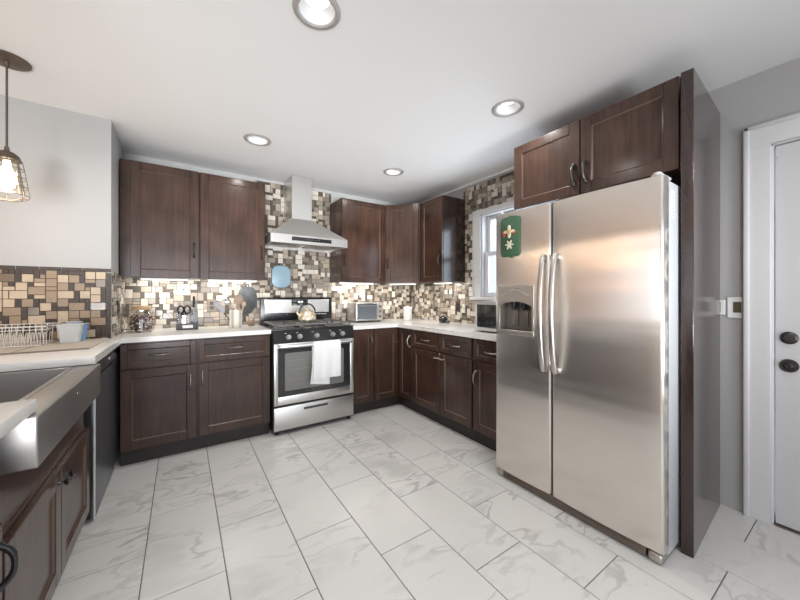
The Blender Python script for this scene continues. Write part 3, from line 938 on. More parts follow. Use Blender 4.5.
# ------------------------------------------------------------------ refrigerator
FX = 1.832      # door backs
fr = thing('refrigerator', 'stainless steel side-by-side refrigerator with ice dispenser', 'refrigerator', (FX, 1.478, 0), -PI / 2)
FW = .936
bm = B(); box(bm, .018, FW - .004, .004, .68, .03, 1.740, .006, 2)
fb = obj('body', bm, M_FRSIDE, fr)
def bulge(x, x0, x1):
    """front surface depth of a door at x: gentle crown, rounded edges"""
    s = (x - x0) / (x1 - x0) * 2 - 1
    y = -.058 - .012 * (1 - s * s)
    r = .014
    d = min(x - x0, x1 - x)
    if d < r:
        y += r - math.sqrt(max(0, r * r - (r - d) ** 2))
    return y
def fridge_door(x0, x1, z0, z1, hole=None):
    bm = B()
    r = .014
    xs = [x0 + r * (1 - math.cos(PI / 2 * k / 6)) for k in range(7)]
    n = 10
    xs += [x0 + r + (x1 - x0 - 2 * r) * k / n for k in range(1, n)]
    xs += [x1 - r * (1 - math.cos(PI / 2 * k / 6)) for k in range(6, -1, -1)]
    zs = [z0, z1]
    if hole:
        xs = sorted(set(xs + [hole[0], hole[1]])); zs = sorted(zs + [hole[2], hole[3]])
    gv = {}
    for i, x in enumerate(xs):
        for k, z in enumerate(zs):
            gv[i, k] = bm.verts.new((x, bulge(x, x0, x1), z))
    for i in range(len(xs) - 1):
        for k in range(len(zs) - 1):
            xm, zm_ = (xs[i] + xs[i + 1]) / 2, (zs[k] + zs[k + 1]) / 2
            if hole and hole[0] < xm < hole[1] and hole[2] < zm_ < hole[3]:
                continue
            bm.faces.new((gv[i, k], gv[i + 1, k], gv[i + 1, k + 1], gv[i, k + 1]))
    K = len(zs) - 1
    bt = [(bm.verts.new((x0, 0, z)), bm.verts.new((x1, 0, z))) for z in (z0, z1)]
    bm.faces.new([gv[i, 0] for i in range(len(xs))] + [bt[0][1], bt[0][0]])
    bm.faces.new([gv[i, K] for i in range(len(xs) - 1, -1, -1)] + [bt[1][0], bt[1][1]])
    bm.faces.new([gv[0, k] for k in range(K + 1)] + [bt[1][0], bt[0][0]])
    bm.faces.new([gv[len(xs) - 1, k] for k in range(K, -1, -1)] + [bt[0][1], bt[1][1]])
    bm.faces.new((bt[0][0], bt[0][1], bt[1][1], bt[1][0]))
    return obj('door', bm, M_STEEL, fr)
DZ0, DZT = .060, 1.752
HX0, HX1, HZ0, HZ1 = .030, .300, .962, 1.276
dl = fridge_door(.002, .401, DZ0, DZT, (HX0, HX1, HZ0, HZ1))
dr = fridge_door(.409, .934, DZ0, DZT)
dl['label'] = 'narrow freezer door with ice and water dispenser'
# dispenser
bm = B()
yd = -.066
AX0, AX1 = HX0 + .016, HX1 - .016
arch = [(AX0, 1.150 + .022 * math.sin(PI * 0)), ]
arch = [(AX0 + (AX1 - AX0) * k / 14, 1.150 + .026 * math.sin(PI * k / 14)) for k in range(15)]
prism(bm, [(HX0, HZ1), (HX0, 1.140)] + [(AX0, 1.140)] + arch + [(AX1, 1.140), (HX1, 1.140), (HX1, HZ1)], -yd - .012, -yd + .004, M=XZ, bev=.0015)
box(bm, HX0, AX0, yd - .003, yd + .012, HZ0, 1.140, .0015); box(bm, AX1, HX1, yd - .003, yd + .012, HZ0, 1.140, .0015)
box(bm, HX0, HX1, yd - .006, yd + .012, HZ0, HZ0 + .030, .003)
dp = obj('dispenser_frame', bm, M_STEELH, dl)
bm = B()
lathe_pts = []
tube(bm, [(AX0 + .015 + (AX1 - AX0 - .03) * k / 16, yd - .0045, 1.235 - .055 * (1 - ((k - 8) / 8) ** 2) ** .5 * 0 + .0 - .045 * math.sin(PI * k / 16) * 0 + .02 * math.cos(PI * (k - 8) / 8)) for k in range(17)], .0016, 6)
obj('dispenser_trim', bm, M_CHROME, dp)
bm = B(); box(bm, .150, .196, yd - .0050, yd - .0035, 1.254, 1.258, .0003); obj('badge', bm, M_PEWTER, dp)
bm = B()
box(bm, HX0 + .005, HX1 - .005, -.004, -.001, HZ0, HZ1, 0)
box(bm, HX0 + .004, AX0 + .001, yd + .010, -.004, HZ0, 1.19, 0); box(bm, AX1 - .001, HX1 - .004, yd + .010, -.004, HZ0, 1.19, 0)
box(bm, AX0, AX1, yd + .010, -.004, HZ0 + .004, HZ0 + .022, 0); box(bm, AX0, AX1, yd + .012, -.004, 1.178, 1.19, 0)
obj('dispenser_recess', bm, mat('dispenser_grey', (0.20, 0.185, 0.165), 0.3, 0.5), dl)
for x in (.130, .205):
    bm = B(); lathe(bm, [(0, .055), (.022, .055), (.020, .02), (.010, 0), (0, 0)], (x, -.032, 1.120), n=18); obj('nozzle', bm, M_BLACK, dl)
    bm = B(); box(bm, x - .018, x + .018, -.014, -.008, 1.02, 1.125, .004, 2); obj('paddle', bm, bpy.data.materials['dispenser_grey'], dl)
bm = B()
for k in range(9):
    box(bm, AX0 + .01, AX1 - .01, -.058 + k * .006, -.0555 + k * .006, HZ0 + .022, HZ0 + .026, .0004)
obj('drip_tray', bm, M_BLACKM, dl)
# bowed bar handles
for d, x in ((dl, .368), (dr, .439)):
    bm = B()
    pts, rs = [], []
    n = 28
    for k in range(n + 1):
        q = -1 + 2 * k / n
        yy = -.082 - .040 * (1 - q * q) ** .9
        pts.append((x, yy, 1.112 + .342 * q)); rs.append(.0155 * (1 - .35 * max(0, abs(q) - .93) / .07))
    tube(bm, pts, rs, 16, sq=(1.0, .62))
    for q in (-1, 1):
        box(bm, x - .012, x + .012, -.088, -.062, 1.112 + q * .325 - .016, 1.112 + q * .325 + .016, .005, 2)
    obj('handle', bm, M_FHAND, d)
# hinge caps, base grille, rollers
for x0, x1 in ((.012, .056), (.880, .924)):
    bm = B(); box(bm, x0, x1, -.045, .075, DZT + .001, DZT + .016, .007, 3); lathe(bm, [(0, .016), (.012, .016), (.016, .013), (.017, 0), (0, 0)], ((x0 + x1) / 2, -.030, DZT + .008), n=18); obj('hinge_cap', bm, mat('hinge_grey', (.5, .5, .5), .4), fr)
bm = B(); box(bm, .064, FW - .072, -.056, -.030, .014, .055, .002)
for k in range(3):
    box(bm, .09, FW - .1, -.060, -.055, .020 + k * .011, .026 + k * .011, .001)
obj('base_grille', bm, mat('grille_bronze', (.16, .13, .105), .45, .3), fr)
for x in (.032, FW - .038):
    bm = B(); box(bm, x - .030, x + .030, -.056, .02, .001, .050, .018, 4); obj('leveling_foot', bm, M_SATIN, fr)
bm = B(); box(bm, FW - .0045, FW - .0028, .045, .072, 1.575, 1.70, .0002)
st = obj('sticker', bm, M_WHITEP, fb)
bm = B()
for k in range(7):
    box(bm, FW - .0029, FW - .0024, .051, .064, 1.582 + k * .016, 1.590 + k * .016, 0)
obj('sticker_print', bm, M_PEWTER, st)
# magnet plaque on the freezer door
mg = thing('fridge_magnet', 'green plaque with cream flower shapes stuck on the freezer door', 'magnet', (FX - .0715, 1.342, 1.592), -PI / 2)
def rrect(w, h, r, n=5):
    out = []
    for cx_, cy_, a0 in ((w - r, h - r, 0), (-w + r, h - r, PI / 2), (-w + r, -h + r, PI), (w - r, -h + r, 1.5 * PI)):
        for k in range(n + 1):
            a = a0 + PI / 2 * k / n
            out.append((cx_ + r * math.cos(a), cy_ + r * math.sin(a)))
    return out
bm = B(); prism(bm, rrect(.070, .128, .022), 0.001, .012, M=XZ, bev=.003, seg=2)
disc(bm, .007, .012, (.012, -.0125, -.131), 'Y', 14); disc(bm, .006, .012, (0, -.0125, .132), 'Y', 14)
obj('plaque', bm, mat('green_paint', (.035, .085, .045), .4, var=.25, vscale=30), mg)
def flower(bm, cx_, cz, n, r0, r1, y0, y1, ph=0.0):
    poly = []
    for k in range(n * 8):
        a = 2 * PI * k / (n * 8) + ph
        rr = r0 + (r1 - r0) * (0.5 + .5 * math.cos(n * (a - ph)))
        poly.append((cx_ + rr * math.cos(a), cz + rr * math.sin(a)))
    prism(bm, poly, y0, y1, M=XZ, bev=.0012)
M_CREAMP = mat('cream_enamel', (.55, .50, .40), .4)
bm = B(); flower(bm, 0, .032, 4, .010, .042, .011, .020, PI / 2); obj('flower', bm, M_CREAMP, mg)
bm = B(); flower(bm, 0, -.052, 6, .007, .032, .011, .018); obj('flower', bm, M_CREAMP, mg)
bm = B(); disc(bm, .014, -.008, (0, -.020, .030), 'Y', 20); obj('bead', bm, mat('gold_bead', (.55, .35, .12), .35, .5), mg)
M_REDE = mat('red_enamel', (.36, .05, .03), .4)
bm = B(); flower(bm, -.038, .022, 3, .008, .020, .011, .018, .4); obj('berry', bm, M_REDE, mg)
bm = B(); flower(bm, .040, .024, 3, .006, .014, .011, .018, .2); obj('berry', bm, M_REDE, mg)

# ------------------------------------------------------------------ stove
SX = .646
sv = thing('stove', 'stainless steel gas range with black cooktop under the hood', 'stove', (SX, 2.925, 0), 0)
SW = .758
bm = B(); box(bm, .002, SW - .002, .0, .640, .035, .905, .003); obj('body', bm, M_BLACKM, sv)
bm = B(); box(bm, .006, SW - .006, -.026, .0, .042, .244, .006, 2); dwr = obj('drawer', bm, M_STEELH, sv)
bm = B(); box(bm, .262, .486, -.0285, -.0255, .190, .212, .003); box(bm, .268, .480, -.0300, -.028, .206, .212, .001); obj('drawer_grip', bm, mat('grip_grey', (.10, .10, .11), .35, .6), dwr)
bm = B()
oz0, oz1, gx0, gx1, gz0, gz1 = .262, .795, .040, SW - .044, .335, .752
box(bm, .006, gx0, -.028, 0, oz0, oz1, .004, 2); box(bm, gx1, SW - .006, -.028, 0, oz0, oz1, .004, 2)
box(bm, gx0 - .002, gx1 + .002, -.0278, 0, oz0, gz0, .004, 2); box(bm, gx0 - .002, gx1 + .002, -.0278, 0, gz1, oz1, .004, 2)
od = obj('oven_door', bm, M_STEELH, sv)
bm = B(); prism(bm, [(x + (gx0 + gx1) / 2, z + (gz0 + gz1) / 2) for x, z in rrect((gx1 - gx0) / 2 + .003, (gz1 - gz0) / 2 + .003, .02)], .008, .0245, M=XZ, bev=.001)
og = obj('door_glass', bm, M_BKGLASS, od)
bm = B(); prism(bm, [(x + .372, z + .545) for x, z in rrect(.275, .165, .012)], .0246, .0252, M=XZ)
obj('oven_window', bm, M_OVENGL, og)
bm = B()
for z in (.47, .56, .64):
    box(bm, .115, .63, -.0256, -.0252, z, z + .004, 0)
obj('rack_lines', bm, mat('rack_grey', (.2, .2, .2), .4), og)
bm = B(); tube(bm, [(.045, -.028, .772), (.047, -.058, .772), (.06, -.066, .772), (.38, -.066, .772), (SW - .064, -.066, .772), (SW - .051, -.058, .772), (SW - .049, -.028, .772)], .0155, 14, sq=(1, 1))
obj('handle', bm, M_STEELH, od)
bm = B(); prism(bm, [(-.030, .802), (-.012, .906), (.06, .906), (.06, .802)], .004, SW - .004, M=Matrix(((0, 0, 1, 0), (1, 0, 0, 0), (0, 1, 0, 0), (0, 0, 0, 1))), bev=.003)
cpn = obj('control_panel', bm, M_BLACK, sv)
Rk = Matrix.Rotation(math.radians(-10), 4, 'X')
for x in (.129, .227, .383, .538, .636):
    bm = B()
    T = Matrix.Translation((x, -.022, .846)) @ Rk @ Matrix.Rotation(PI / 2, 4, 'X')
    lathe(bm, [(0, 0), (.023, 0), (.023, .006), (.019, .009), (.0175, .026), (.015, .029), (0, .029)], M=T, n=24)
    box(bm, -.004, .004, -.017, .017, .028, .034, .001, M=T)
    obj('knob', bm, M_SATIN, cpn)
for x in (.10, .20, .34, .51, .61):
    bm = B(); box(bm, x - .004, x + .012, -.0195, -.0165, .880, .883, 0); obj('knob_mark', bm, M_WHITEP, cpn)
bm = B(); box(bm, 0, SW, -.014, .60, .9062, .920, .005, 2)
ck = obj('cooktop', bm, M_BLACK, sv)
def grate(x0, x1, y0, y1, nx_):
    bm = B()
    z, r = .948, .0075
    for y in (y0, y1):
        box(bm, x0, x1, y - r, y + r, z - r, z + r, .003)
    for x in (x0 + r, x1 - r):
        box(bm, x - r, x + r, y0, y1, z - r, z + r, .003)
    xm = (x0 + x1) / 2
    box(bm, x0, x1, (y0 + y1) / 2 - r, (y0 + y1) / 2 + r, z - r, z + r, .003)
    for yc in ((3 * y0 + y1) / 4, (y0 + 3 * y1) / 4):
        for a, b in ((x0, xm - .035), (xm + .035, x1)):
            box(bm, a, b, yc - r * .8, yc + r * .8, z - r, z + r * 1.1, .003)
        for a, b in ((yc - .115, yc - .035), (yc + .035, yc + .115)):
            box(bm, xm - r * .8, xm + r * .8, a, b, z - r, z + r * 1.1, .003)
    for x in (x0 + r, x1 - r):
        for y in (y0, y1):
            box(bm, x - r, x + r, y - r, y + r, .920, z, .002)
    obj('grate', bm, M_IRON, sv)
grate(.022, .255, .020, .505, 2); grate(.262, .496, .020, .505, 2); grate(.503, .736, .020, .505, 2)
for x, y in ((.138, .141), (.138, .384), (.379, .262), (.619, .141), (.619, .384)):
    bm = B(); lathe(bm, [(0, .020), (.030, .020), (.036, .016), (.036, .010), (.048, .008), (.052, 0), (0, 0)], (x, y, .9195), n=24); obj('burner', bm, M_IRON, ck)
# backguard
bm = B()
prism(bm, [(.545, .920), (.537, 1.00), (.543, 1.178), (.556, 1.190), (.600, 1.190), (.600, .920)], 0.004, SW - .004, M=Matrix(((0, 0, 1, 0), (1, 0, 0, 0), (0, 1, 0, 0), (0, 0, 0, 1))), bev=.004, seg=2)
bgd = obj('backguard', bm, M_BLACK, sv)
bm = B(); box(bm, .040, SW - .040, .533, .540, 1.030, 1.170, .003); bgs = obj('backguard_panel', bm, M_STEELH, bgd)
bm = B(); box(bm, .306, .480, .5305, .5335, 1.105, 1.168, .002); dsp = obj('display', bm, M_BKGLASS, bgs)
bm = B()
for x in (.385, .398, .416, .429):
    box(bm, x - .012, x - .004, .5296, .5306, 1.138, 1.152, 0)
obj('clock_digits', bm, emit_mat('clock_glow', (.75, .9, 1), 1.5), dsp)
bm = B()
for k in range(8):
    box(bm, .52 + k * .022, .532 + k * .022, .533, .5365, 1.008, 1.015, 0)
obj('panel_print', bm, M_WHITEP, bgd)
for x in (.04, SW - .04):
    for y in (.02, .58):
        bm = B(); disc(bm, .016, .034, (x, y, .001), 'Z', 14); obj('foot', bm, M_BLACKM, sv)

# tea towel over the oven handle
def cloth(x0, x1, ztop, zb0, zb1, ybase, amp, ph, flare=0.0, nx=26, nz=22):
    out = []
    for k in range(nz + 1):
        t = k / nz
        row = []
        for i in range(nx + 1):
            s = i / nx
            zb = zb0 + (zb1 - zb0) * s
            x = x0 + (x1 - x0) * s - flare * t ** 1.5 * (1 - s)
            y = ybase - amp * (.25 + .75 * t) * (.5 + .5 * math.sin(s * 15 + ph + .8 * t)) - .004 * t
            row.append(Vector((x, y, ztop + (zb - ztop) * t)))
        out.append(row)
    return out
def sheet(bm, rows, th):
    f = [[bm.verts.new(p) for p in r] for r in rows]
    b = [[bm.verts.new(p + Vector((0, th, 0))) for p in r] for r in rows]
    R, Cn = len(rows), len(rows[0])
    for k in range(R - 1):
        for i in range(Cn - 1):
            bm.faces.new((f[k][i], f[k + 1][i], f[k + 1][i + 1], f[k][i + 1]))
            bm.faces.new((b[k][i], b[k][i + 1], b[k + 1][i + 1], b[k + 1][i]))
    for k in range(R - 1):
        bm.faces.new((f[k][0], b[k][0], b[k + 1][0], f[k + 1][0])); bm.faces.new((f[k][-1], f[k + 1][-1], b[k + 1][-1], b[k][-1]))
    for i in range(Cn - 1):
        bm.faces.new((f[0][i], f[0][i + 1], b[0][i + 1], b[0][i])); bm.faces.new((f[-1][i], b[-1][i], b[-1][i + 1], f[-1][i + 1]))
tw = thing('tea_towel', 'white tea towel draped over the oven door handle', 'towel', (0, 0, 0))
hy, hz = 2.925 - .066, .772
def drape(x0, x1, zb0, zb1, off, amp, ph, flare):
    rows = cloth(x0, x1, hz, zb0, zb1, hy - .0170 - off, amp, ph, flare)
    back = [[Vector((p.x, hy + .0170 + off, hz - .18 + .18 * k / 8)) for p in rows[0]] for k in range(8)]
    arc2 = []
    for k in range(9):
        a = k / 9 * PI
        arc2.append([Vector((p.x, hy + (.0170 + off) * math.cos(a), hz + (.0170 + off) * math.sin(a))) for p in rows[0]])
    return back + arc2 + rows
bm = B(); sheet(bm, drape(.974, 1.126, .428, .400, .001, .006, 1.0, .030), .003); obj('under_fold', bm, M_TOWEL, tw, ang=80)
bm = B(); sheet(bm, drape(.980, 1.232, .462, .466, .011, .012, .2, .014), .004); obj('top_fold', bm, M_TOWEL, tw, ang=80)

# ------------------------------------------------------------------ range hood
hd = thing('range_hood', 'stainless steel chimney range hood above the stove', 'range hood', (0, 0, 0))
HX_0, HX_1, HY0, HY1 = .668, 1.424, 3.10, YB - .008
zl0, zl1, zt = 1.705, 1.785, 1.985
cx0, cx1, cyf = .911, 1.117, 3.30
bm = B()
def fr_(z, x0, x1, y0, y1):
    return [bm.verts.new((x0, y0, z)), bm.verts.new((x1, y0, z)), bm.verts.new((x1, y1, z)), bm.verts.new((x0, y1, z))]
r0 = fr_(zl0, HX_0, HX_1, HY0, HY1); r1 = fr_(zl1, HX_0, HX_1, HY0, HY1); r2 = fr_(zt, cx0 - .004, cx1 + .004, cyf - .004, HY1)
for a, b in ((r0, r1), (r1, r2)):
    for i in range(4):
        j = (i + 1) % 4
        bm.faces.new((a[i], a[j], b[j], b[i]))
bm.faces.new(r2)
# underside frame with a recess
ri = fr_(zl0, HX_0 + .03, HX_1 - .03, HY0 + .03, HY1 - .03); rd = fr_(zl0 + .03, HX_0 + .03, HX_1 - .03, HY0 + .03, HY1 - .03)
for i in range(4):
    j = (i + 1) % 4
    bm.faces.new((r0[j], r0[i], ri[i], ri[j])); bm.faces.new((ri[i], rd[i], rd[j], ri[j]))
bm.faces.new(rd)
can = obj('canopy', bm, M_STEELH, hd, ang=15)
bm = B(); box(bm, cx0, cx1, cyf, HY1, zt - .002, CEIL - .001, .003); obj('chimney', bm, M_STEELH, hd)
bm = B(); box(bm, .857, 1.250, HY0 - .003, HY0, 1.732, 1.769, .001); cs = obj('control_strip', bm, M_BKGLASS, can)
for k in range(5):
    bm = B(); disc(bm, .005, -.002, (1.00 + k * .03, HY0 - .0028, 1.7505), 'Y', 12); obj('touch_button', bm, M_PEWTER, cs)
for x in (.72, 1.08):
    bm = B(); box(bm, x, x + .31, HY0 + .05, HY1 - .06, zl0 + .016, zl0 + .028, .002)
    for k in range(14):
        box(bm, x + .012 + k * .021, x + .022 + k * .021, HY0 + .06, HY1 - .07, zl0 + .011, zl0 + .017, .002)
    obj('grease_filter', bm, M_SATIN, hd)
for x in (.80, 1.30):
    bm = B(); disc(bm, .03, -.006, (x, HY0 + .043, zl0 + .030), 'Z', 20); obj('hood_lamp', bm, M_BAFFLE, hd)

# ------------------------------------------------------------------ ceiling lights
def can_light(x, y, label):
    t_ = thing('recessed_light', label, 'ceiling light', (x, y, CEIL), 0, 'recessed ceiling lights')
    bm = B()
    lathe(bm, [(HOLE_R - .004, .004), (HOLE_R - .004, -.004), (HOLE_R + .002, -.009), (.094, -.008), (.100, -.003), (.100, -.0005), (HOLE_R, -.0005)], n=48)
    obj('trim_ring', bm, M_RING, t_)
    bm = B(); lathe(bm, [(HOLE_R - .005, -.003), (.072, .004), (.056, .050), (.054, .052)], n=40)
    obj('baffle', bm, M_BAFFLE, t_, recalc=False)
    bm = B(); lathe(bm, [(0, .046), (.030, .047), (.054, .051), (.056, .056), (0, .057)], n=32)
    obj('lens', bm, M_LENS, t_)
    area('can_bulb', (0, 0, .002), (0, 0, -1), .085, .085, P_CAN, (1.0, .965, .91), t_, 'DISK', 150)
    return t_
can_light(*CANS[0], 'large-looking recessed ceiling light nearest the camera, at top of the picture')
can_light(*CANS[1], 'recessed ceiling light in front of the left upper cabinets')
can_light(*CANS[2], 'recessed ceiling light left of the cabinet above the refrigerator')
can_light(*CANS[3], 'recessed ceiling light farthest away, in front of the corner upper cabinets')
for k, (x, y) in enumerate(CANS_ADDED):
    can_light(x, y, ('added unseen recessed ceiling light above the sink aisle behind the camera', 'added unseen recessed ceiling light near the white door behind the camera', 'added unseen recessed ceiling light over the dining side, out of frame')[k])

# pendant
pn = thing('pendant_lamp', 'wire cage pendant lamp hanging before the grey wall, at the left edge', 'pendant lamp', (-.744, 2.50, CEIL), 0, 'wire cage pendant lamps')
bm = B(); lathe(bm, [(0, -.0005), (.086, -.0005), (.086, -.006), (.080, -.010), (.012, -.016), (.009, -.040), (0, -.040)], n=40); cn = obj('canopy', bm, M_BRONZE, pn)
for a in (.9, 3.6):
    bm = B(); lathe(bm, [(0, 0), (.006, 0), (.005, -.006), (0, -.008)], (.045 * math.cos(a), .045 * math.sin(a), -.021), n=12); obj('screw', bm, M_PEWTER, cn)
bm = B(); tube(bm, [(0, 0, -.038), (0, 0, -.46)], .0045, 10); obj('cord', bm, M_CORD, pn)
zc = 1.955 - CEIL
bm = B(); lathe(bm, [(0, .02), (.009, .02), (.010, 0), (.026, -.006), (.044, -.024), (.052, -.045), (.048, -.047), (.0, -.038)], (0, 0, zc), n=32); obj('socket_cap', bm, M_BRONZE, pn)
bm = B()
def cr(t_):
    return .052 + .030 * t_ ** .9
zt0, zt1 = zc - .046, zc - .245
for t_ in (.0, .22, .45, .68, .90):
    z = zt0 + (zt1 - zt0) * t_
    tube(bm, [(cr(t_) * math.cos(2 * PI * k / 32), cr(t_) * math.sin(2 * PI * k / 32), z) for k in range(32)], .0017, 6, closed=True)
for k in range(4):
    a = PI * k / 4 + .3
    p = [Vector((cr(q / 8 * .9) * math.cos(a), cr(q / 8 * .9) * math.sin(a), zt0 + (zt1 - zt0) * q / 8 * .9)) for q in range(9)]
    rb = cr(.9)
    low = [Vector((rb * math.cos(a) * math.cos(PI * q / 10), rb * math.sin(a) * math.cos(PI * q / 10), zt0 + (zt1 - zt0) * .9 - .030 * math.sin(PI * q / 10))) for q in range(1, 10)]
    q2 = [Vector((-v.x, -v.y, v.z)) for v in reversed(p)]
    tube(bm, p + low + q2, .0017, 6)
obj('cage', bm, M_BRONZE, pn)
bm = B(); lathe(bm, [(.040, -.05), (.047, -.10), (.060, -.18), (.062, -.200), (.058, -.18), (.045, -.10), (.038, -.05)], (0, 0, zc), n=32)
obj('glass_shade', bm, thin_glass('seeded_glass', (.97, .95, .90), .14), pn)
bm = B(); lathe(bm, [(0, -.045), (.013, -.050), (.015, -.080), (.030, -.12), (.034, -.15), (.026, -.18), (0, -.193)], (0, 0, zc), n=24); obj('bulb', bm, M_BULB, pn)
pl = bpy.data.lights.new('pendant_bulb', 'POINT'); pl.energy = P_PEND; pl.color = (1, .80, .58); pl.shadow_soft_size = .05
plo = bpy.data.objects.new('pendant_bulb', pl); C.objects.link(plo); plo.parent = pn; plo.location = (0, 0, zc - .235)

for y_, lb in ((1.55, 'added wire cage pendant lamp over the sink, unseen outside the left edge'), (0.60, 'added wire cage pendant lamp nearest the camera, unseen outside the left edge')):  # unseen pendants added for warm light from the left
    p2 = copy_tree(pn)
    p2.location = (-.765, y_, CEIL)
    p2['label'] = lb
    for ch in p2.children:
        if ch.type == 'LIGHT':
            ch.data = ch.data.copy()
            ch.data.energy = 1.0

# unseen warm lamp added so the refrigerator reflects tan
dp_ = copy_tree(pn)
dp_.location = (-2.35, 1.95, CEIL)
dp_['label'] = 'added warm wire cage pendant lamp, unseen far outside the left edge'
for ch in dp_.children:
    if ch.type == 'LIGHT':
        ch.data = ch.data.copy()
        ch.data.energy = P_DINE_ADDED
        ch.data.color = (1, .56, .25)
        ch.data.shadow_soft_size = .22

# under-cabinet light bars
def bar_light(x, y, L, rz, label):
    t_ = thing('light_bar', label, 'under-cabinet light', (x, y, UZ0 - .001), rz, 'under-cabinet light bars')
    bm = B(); box(bm, -L / 2, L / 2, -.022, .022, -.012, 0, .003); obj('housing', bm, M_WHITEP, t_)
    bm = B(); box(bm, -L / 2 + .01, L / 2 - .01, -.017, .017, -.0155, -.0118, .001); obj('lens', bm, M_BARLENS, t_)
    area('bar_tubes', (0, 0, -.018), (0, .25, -1), L - .04, .03, P_BAR * L / .3, (1, .97, .92), t_)
bar_light(-.12, 3.44, .34, 0, 'slim light bar under the far left upper cabinet')
bar_light(.40, 3.44, .42, 0, 'slim light bar under the upper cabinet left of the hood')
bar_light(1.70, 3.44, .44, 0, 'slim light bar under the upper cabinet right of the hood')
bar_light(2.27, 3.32, .34, math.radians(-47), 'slim light bar under the diagonal corner cabinet')
bar_light(2.44, 2.77, .28, -PI / 2, 'slim light bar under the upper cabinet left of the window')

# ------------------------------------------------------------------ electrical plates
def plate(name, label, M, w, h, m, mi, slots, cat='outlet'):
    bm = B(); box(bm, -w / 2, w / 2, -.006, 0, -h / 2, h / 2, .002)
    o_ = obj(name, bm, m)
    tag(o_, label, cat)
    o_.matrix_world = M
    for s in slots:
        bm = B(); box(bm, s[0], s[1], -.0085, -.005, s[2], s[3], .001); obj('insert', bm, mi, o_)
    return o_
M_BRPL = mat('brown_plate', (.055, .038, .028), .35)
M_TPPL = mat('taupe_plate', (.20, .165, .135), .35)
sl = [(-.016, .016, .006, .036), (-.016, .016, -.036, -.006)]
plate('outlet_plate', 'brown outlet plate on the mosaic left of the window', place(XR - .0065, 2.686, 1.087, -PI / 2), .075, .118, M_BRPL, M_BLACK, sl)
plate('outlet_plate', 'black outlet plate on the narrow tiled wall return', place(-.3985, 3.205, 1.118, PI / 2), .075, .118, M_BLACK, M_BLACKM, sl)
plate('outlet_plate', 'taupe outlet plate on the mosaic beside the utensil crock', place(.236, YB - .0065, 1.116), .078, .118, M_TPPL, M_BRPL, sl)
plate('outlet_plate', 'taupe outlet plate on the mosaic just left of the toaster oven', place(1.690, YB - .0065, 1.010), .118, .118, M_TPPL, M_BRPL, sl)
plate('thermostat', 'square white wall thermostat with dark screen beside the door casing', place(XR - .0005, .470, 1.146, -PI / 2), .062, .118, M_WHITEP, mat('olive_screen', (.10, .085, .05), .2), [(-.006, .027, -.028, .032)], 'thermostat')
plate('light_switch', 'white light switch half hidden behind the tall end panel', place(XR - .0005, .525, 1.146, -PI / 2), .032, .085, M_WHITEP, M_BLACK, [(-.014, -.003, -.03, .03)], 'light switch')

# ------------------------------------------------------------------ on the left worktop
def at(x, y, z=CT):
    return (x, y, z + .0005)
# jar
jr = thing('storage_jar', 'wide glass jar with wooden lid filled with red and white pieces', 'jar', at(-.275, 3.37))
bm = B(); lathe(bm, [(0, 0), (.080, 0), (.088, .008), (.089, .12), (.080, .150), (.062, .165), (.062, .178), (.057, .178), (.057, .165), (.076, .147), (.084, .12), (.084, .012), (.076, .006), (0, .006)], n=40); obj('glass_body', bm, M_JARGL, jr)
bm = B(); lathe(bm, [(0, .179), (.066, .179), (.067, .182), (.067, .205), (.064, .209), (0, .209)], n=36); obj('lid', bm, M_LIGHTWOOD, jr)
rnd = random.Random(5)
bm = B()
for k in range(330):
    a = rnd.random() * 2 * PI; rr = .074 * math.sqrt(rnd.random()); zz = .014 + rnd.random() * .118
    T = Matrix.Translation((rr * math.cos(a), rr * math.sin(a), zz)) @ Matrix.Rotation(rnd.random() * 6, 4, 'Z') @ Matrix.Rotation(rnd.random() * 6, 4, 'X')
    box(bm, -.009, .009, -.007, .007, -.005, .005, .003, 1, rnd.choice((0, 0, 1, 2)), M=T)
st_ = tag(obj('wrapped_sweets', bm, [mat('sweet_red', (.20, .035, .03), .4), mat('sweet_white', (.70, .64, .58), .4), mat('sweet_brown', (.10, .05, .035), .4)]), 'red, brown and white small pieces filling the glass jar', 'sweets')
st_.location = at(-.275, 3.37); st_['kind'] = 'stuff'
# knife stand
ks = thing('knife_stand', 'clear acrylic knife stand with dark base and white label', 'knife stand', at(.038, 3.375))
bm = B(); box(bm, -.080, .080, -.045, .045, 0, .052, .003, 2); kb = obj('base', bm, mat('stand_grey', (.07, .072, .078), .35), ks)
bm = B(); box(bm, -.035, .040, -.0465, -.0448, .014, .040, .0005); obj('label_plate', bm, M_WHITEP, kb)
bm = B(); box(bm, -.076, .076, -.036, -.032, .052, .165, .001); box(bm, -.076, .076, .032, .036, .052, .165, .001); box(bm, -.076, -.072, -.032, .032, .052, .165, .001); box(bm, .072, .076, -.032, .032, .052, .165, .001); obj('acrylic_case', bm, M_ACRYL, ks)
kspec = [(-.058, .150, 'leftmost kitchen knife with silver handle in the stand'), (.024, .135, 'middle short kitchen knife standing right of the scissors'), (.048, .205, 'tall black-handled kitchen knife at the stand\'s right'), (.066, .170, 'rightmost kitchen knife in the clear stand')]
for k, (x, hh, lb) in enumerate(kspec):
    kn = thing('kitchen_knife', lb, 'knife', (.038 + x, 3.375, CT + .054), 0, 'knives in the acrylic stand')
    bm = B(); prism(bm, [(-.009, 0), (.008, .01), (.008, hh - .07), (-.009, hh - .07)], -.001, .001, M=XZ); obj('blade', bm, M_BLADE, kn)
    bm = B(); box(bm, -.008, .008, -.007, .007, hh - .07, hh + .03, .005, 2); obj('handle', bm, M_BLACKM if k == 2 else M_BLADE, kn)
sc_ = thing('scissors', 'black-handled kitchen scissors in the front of the knife stand', 'scissors', (.014, 3.352, CT + .054))
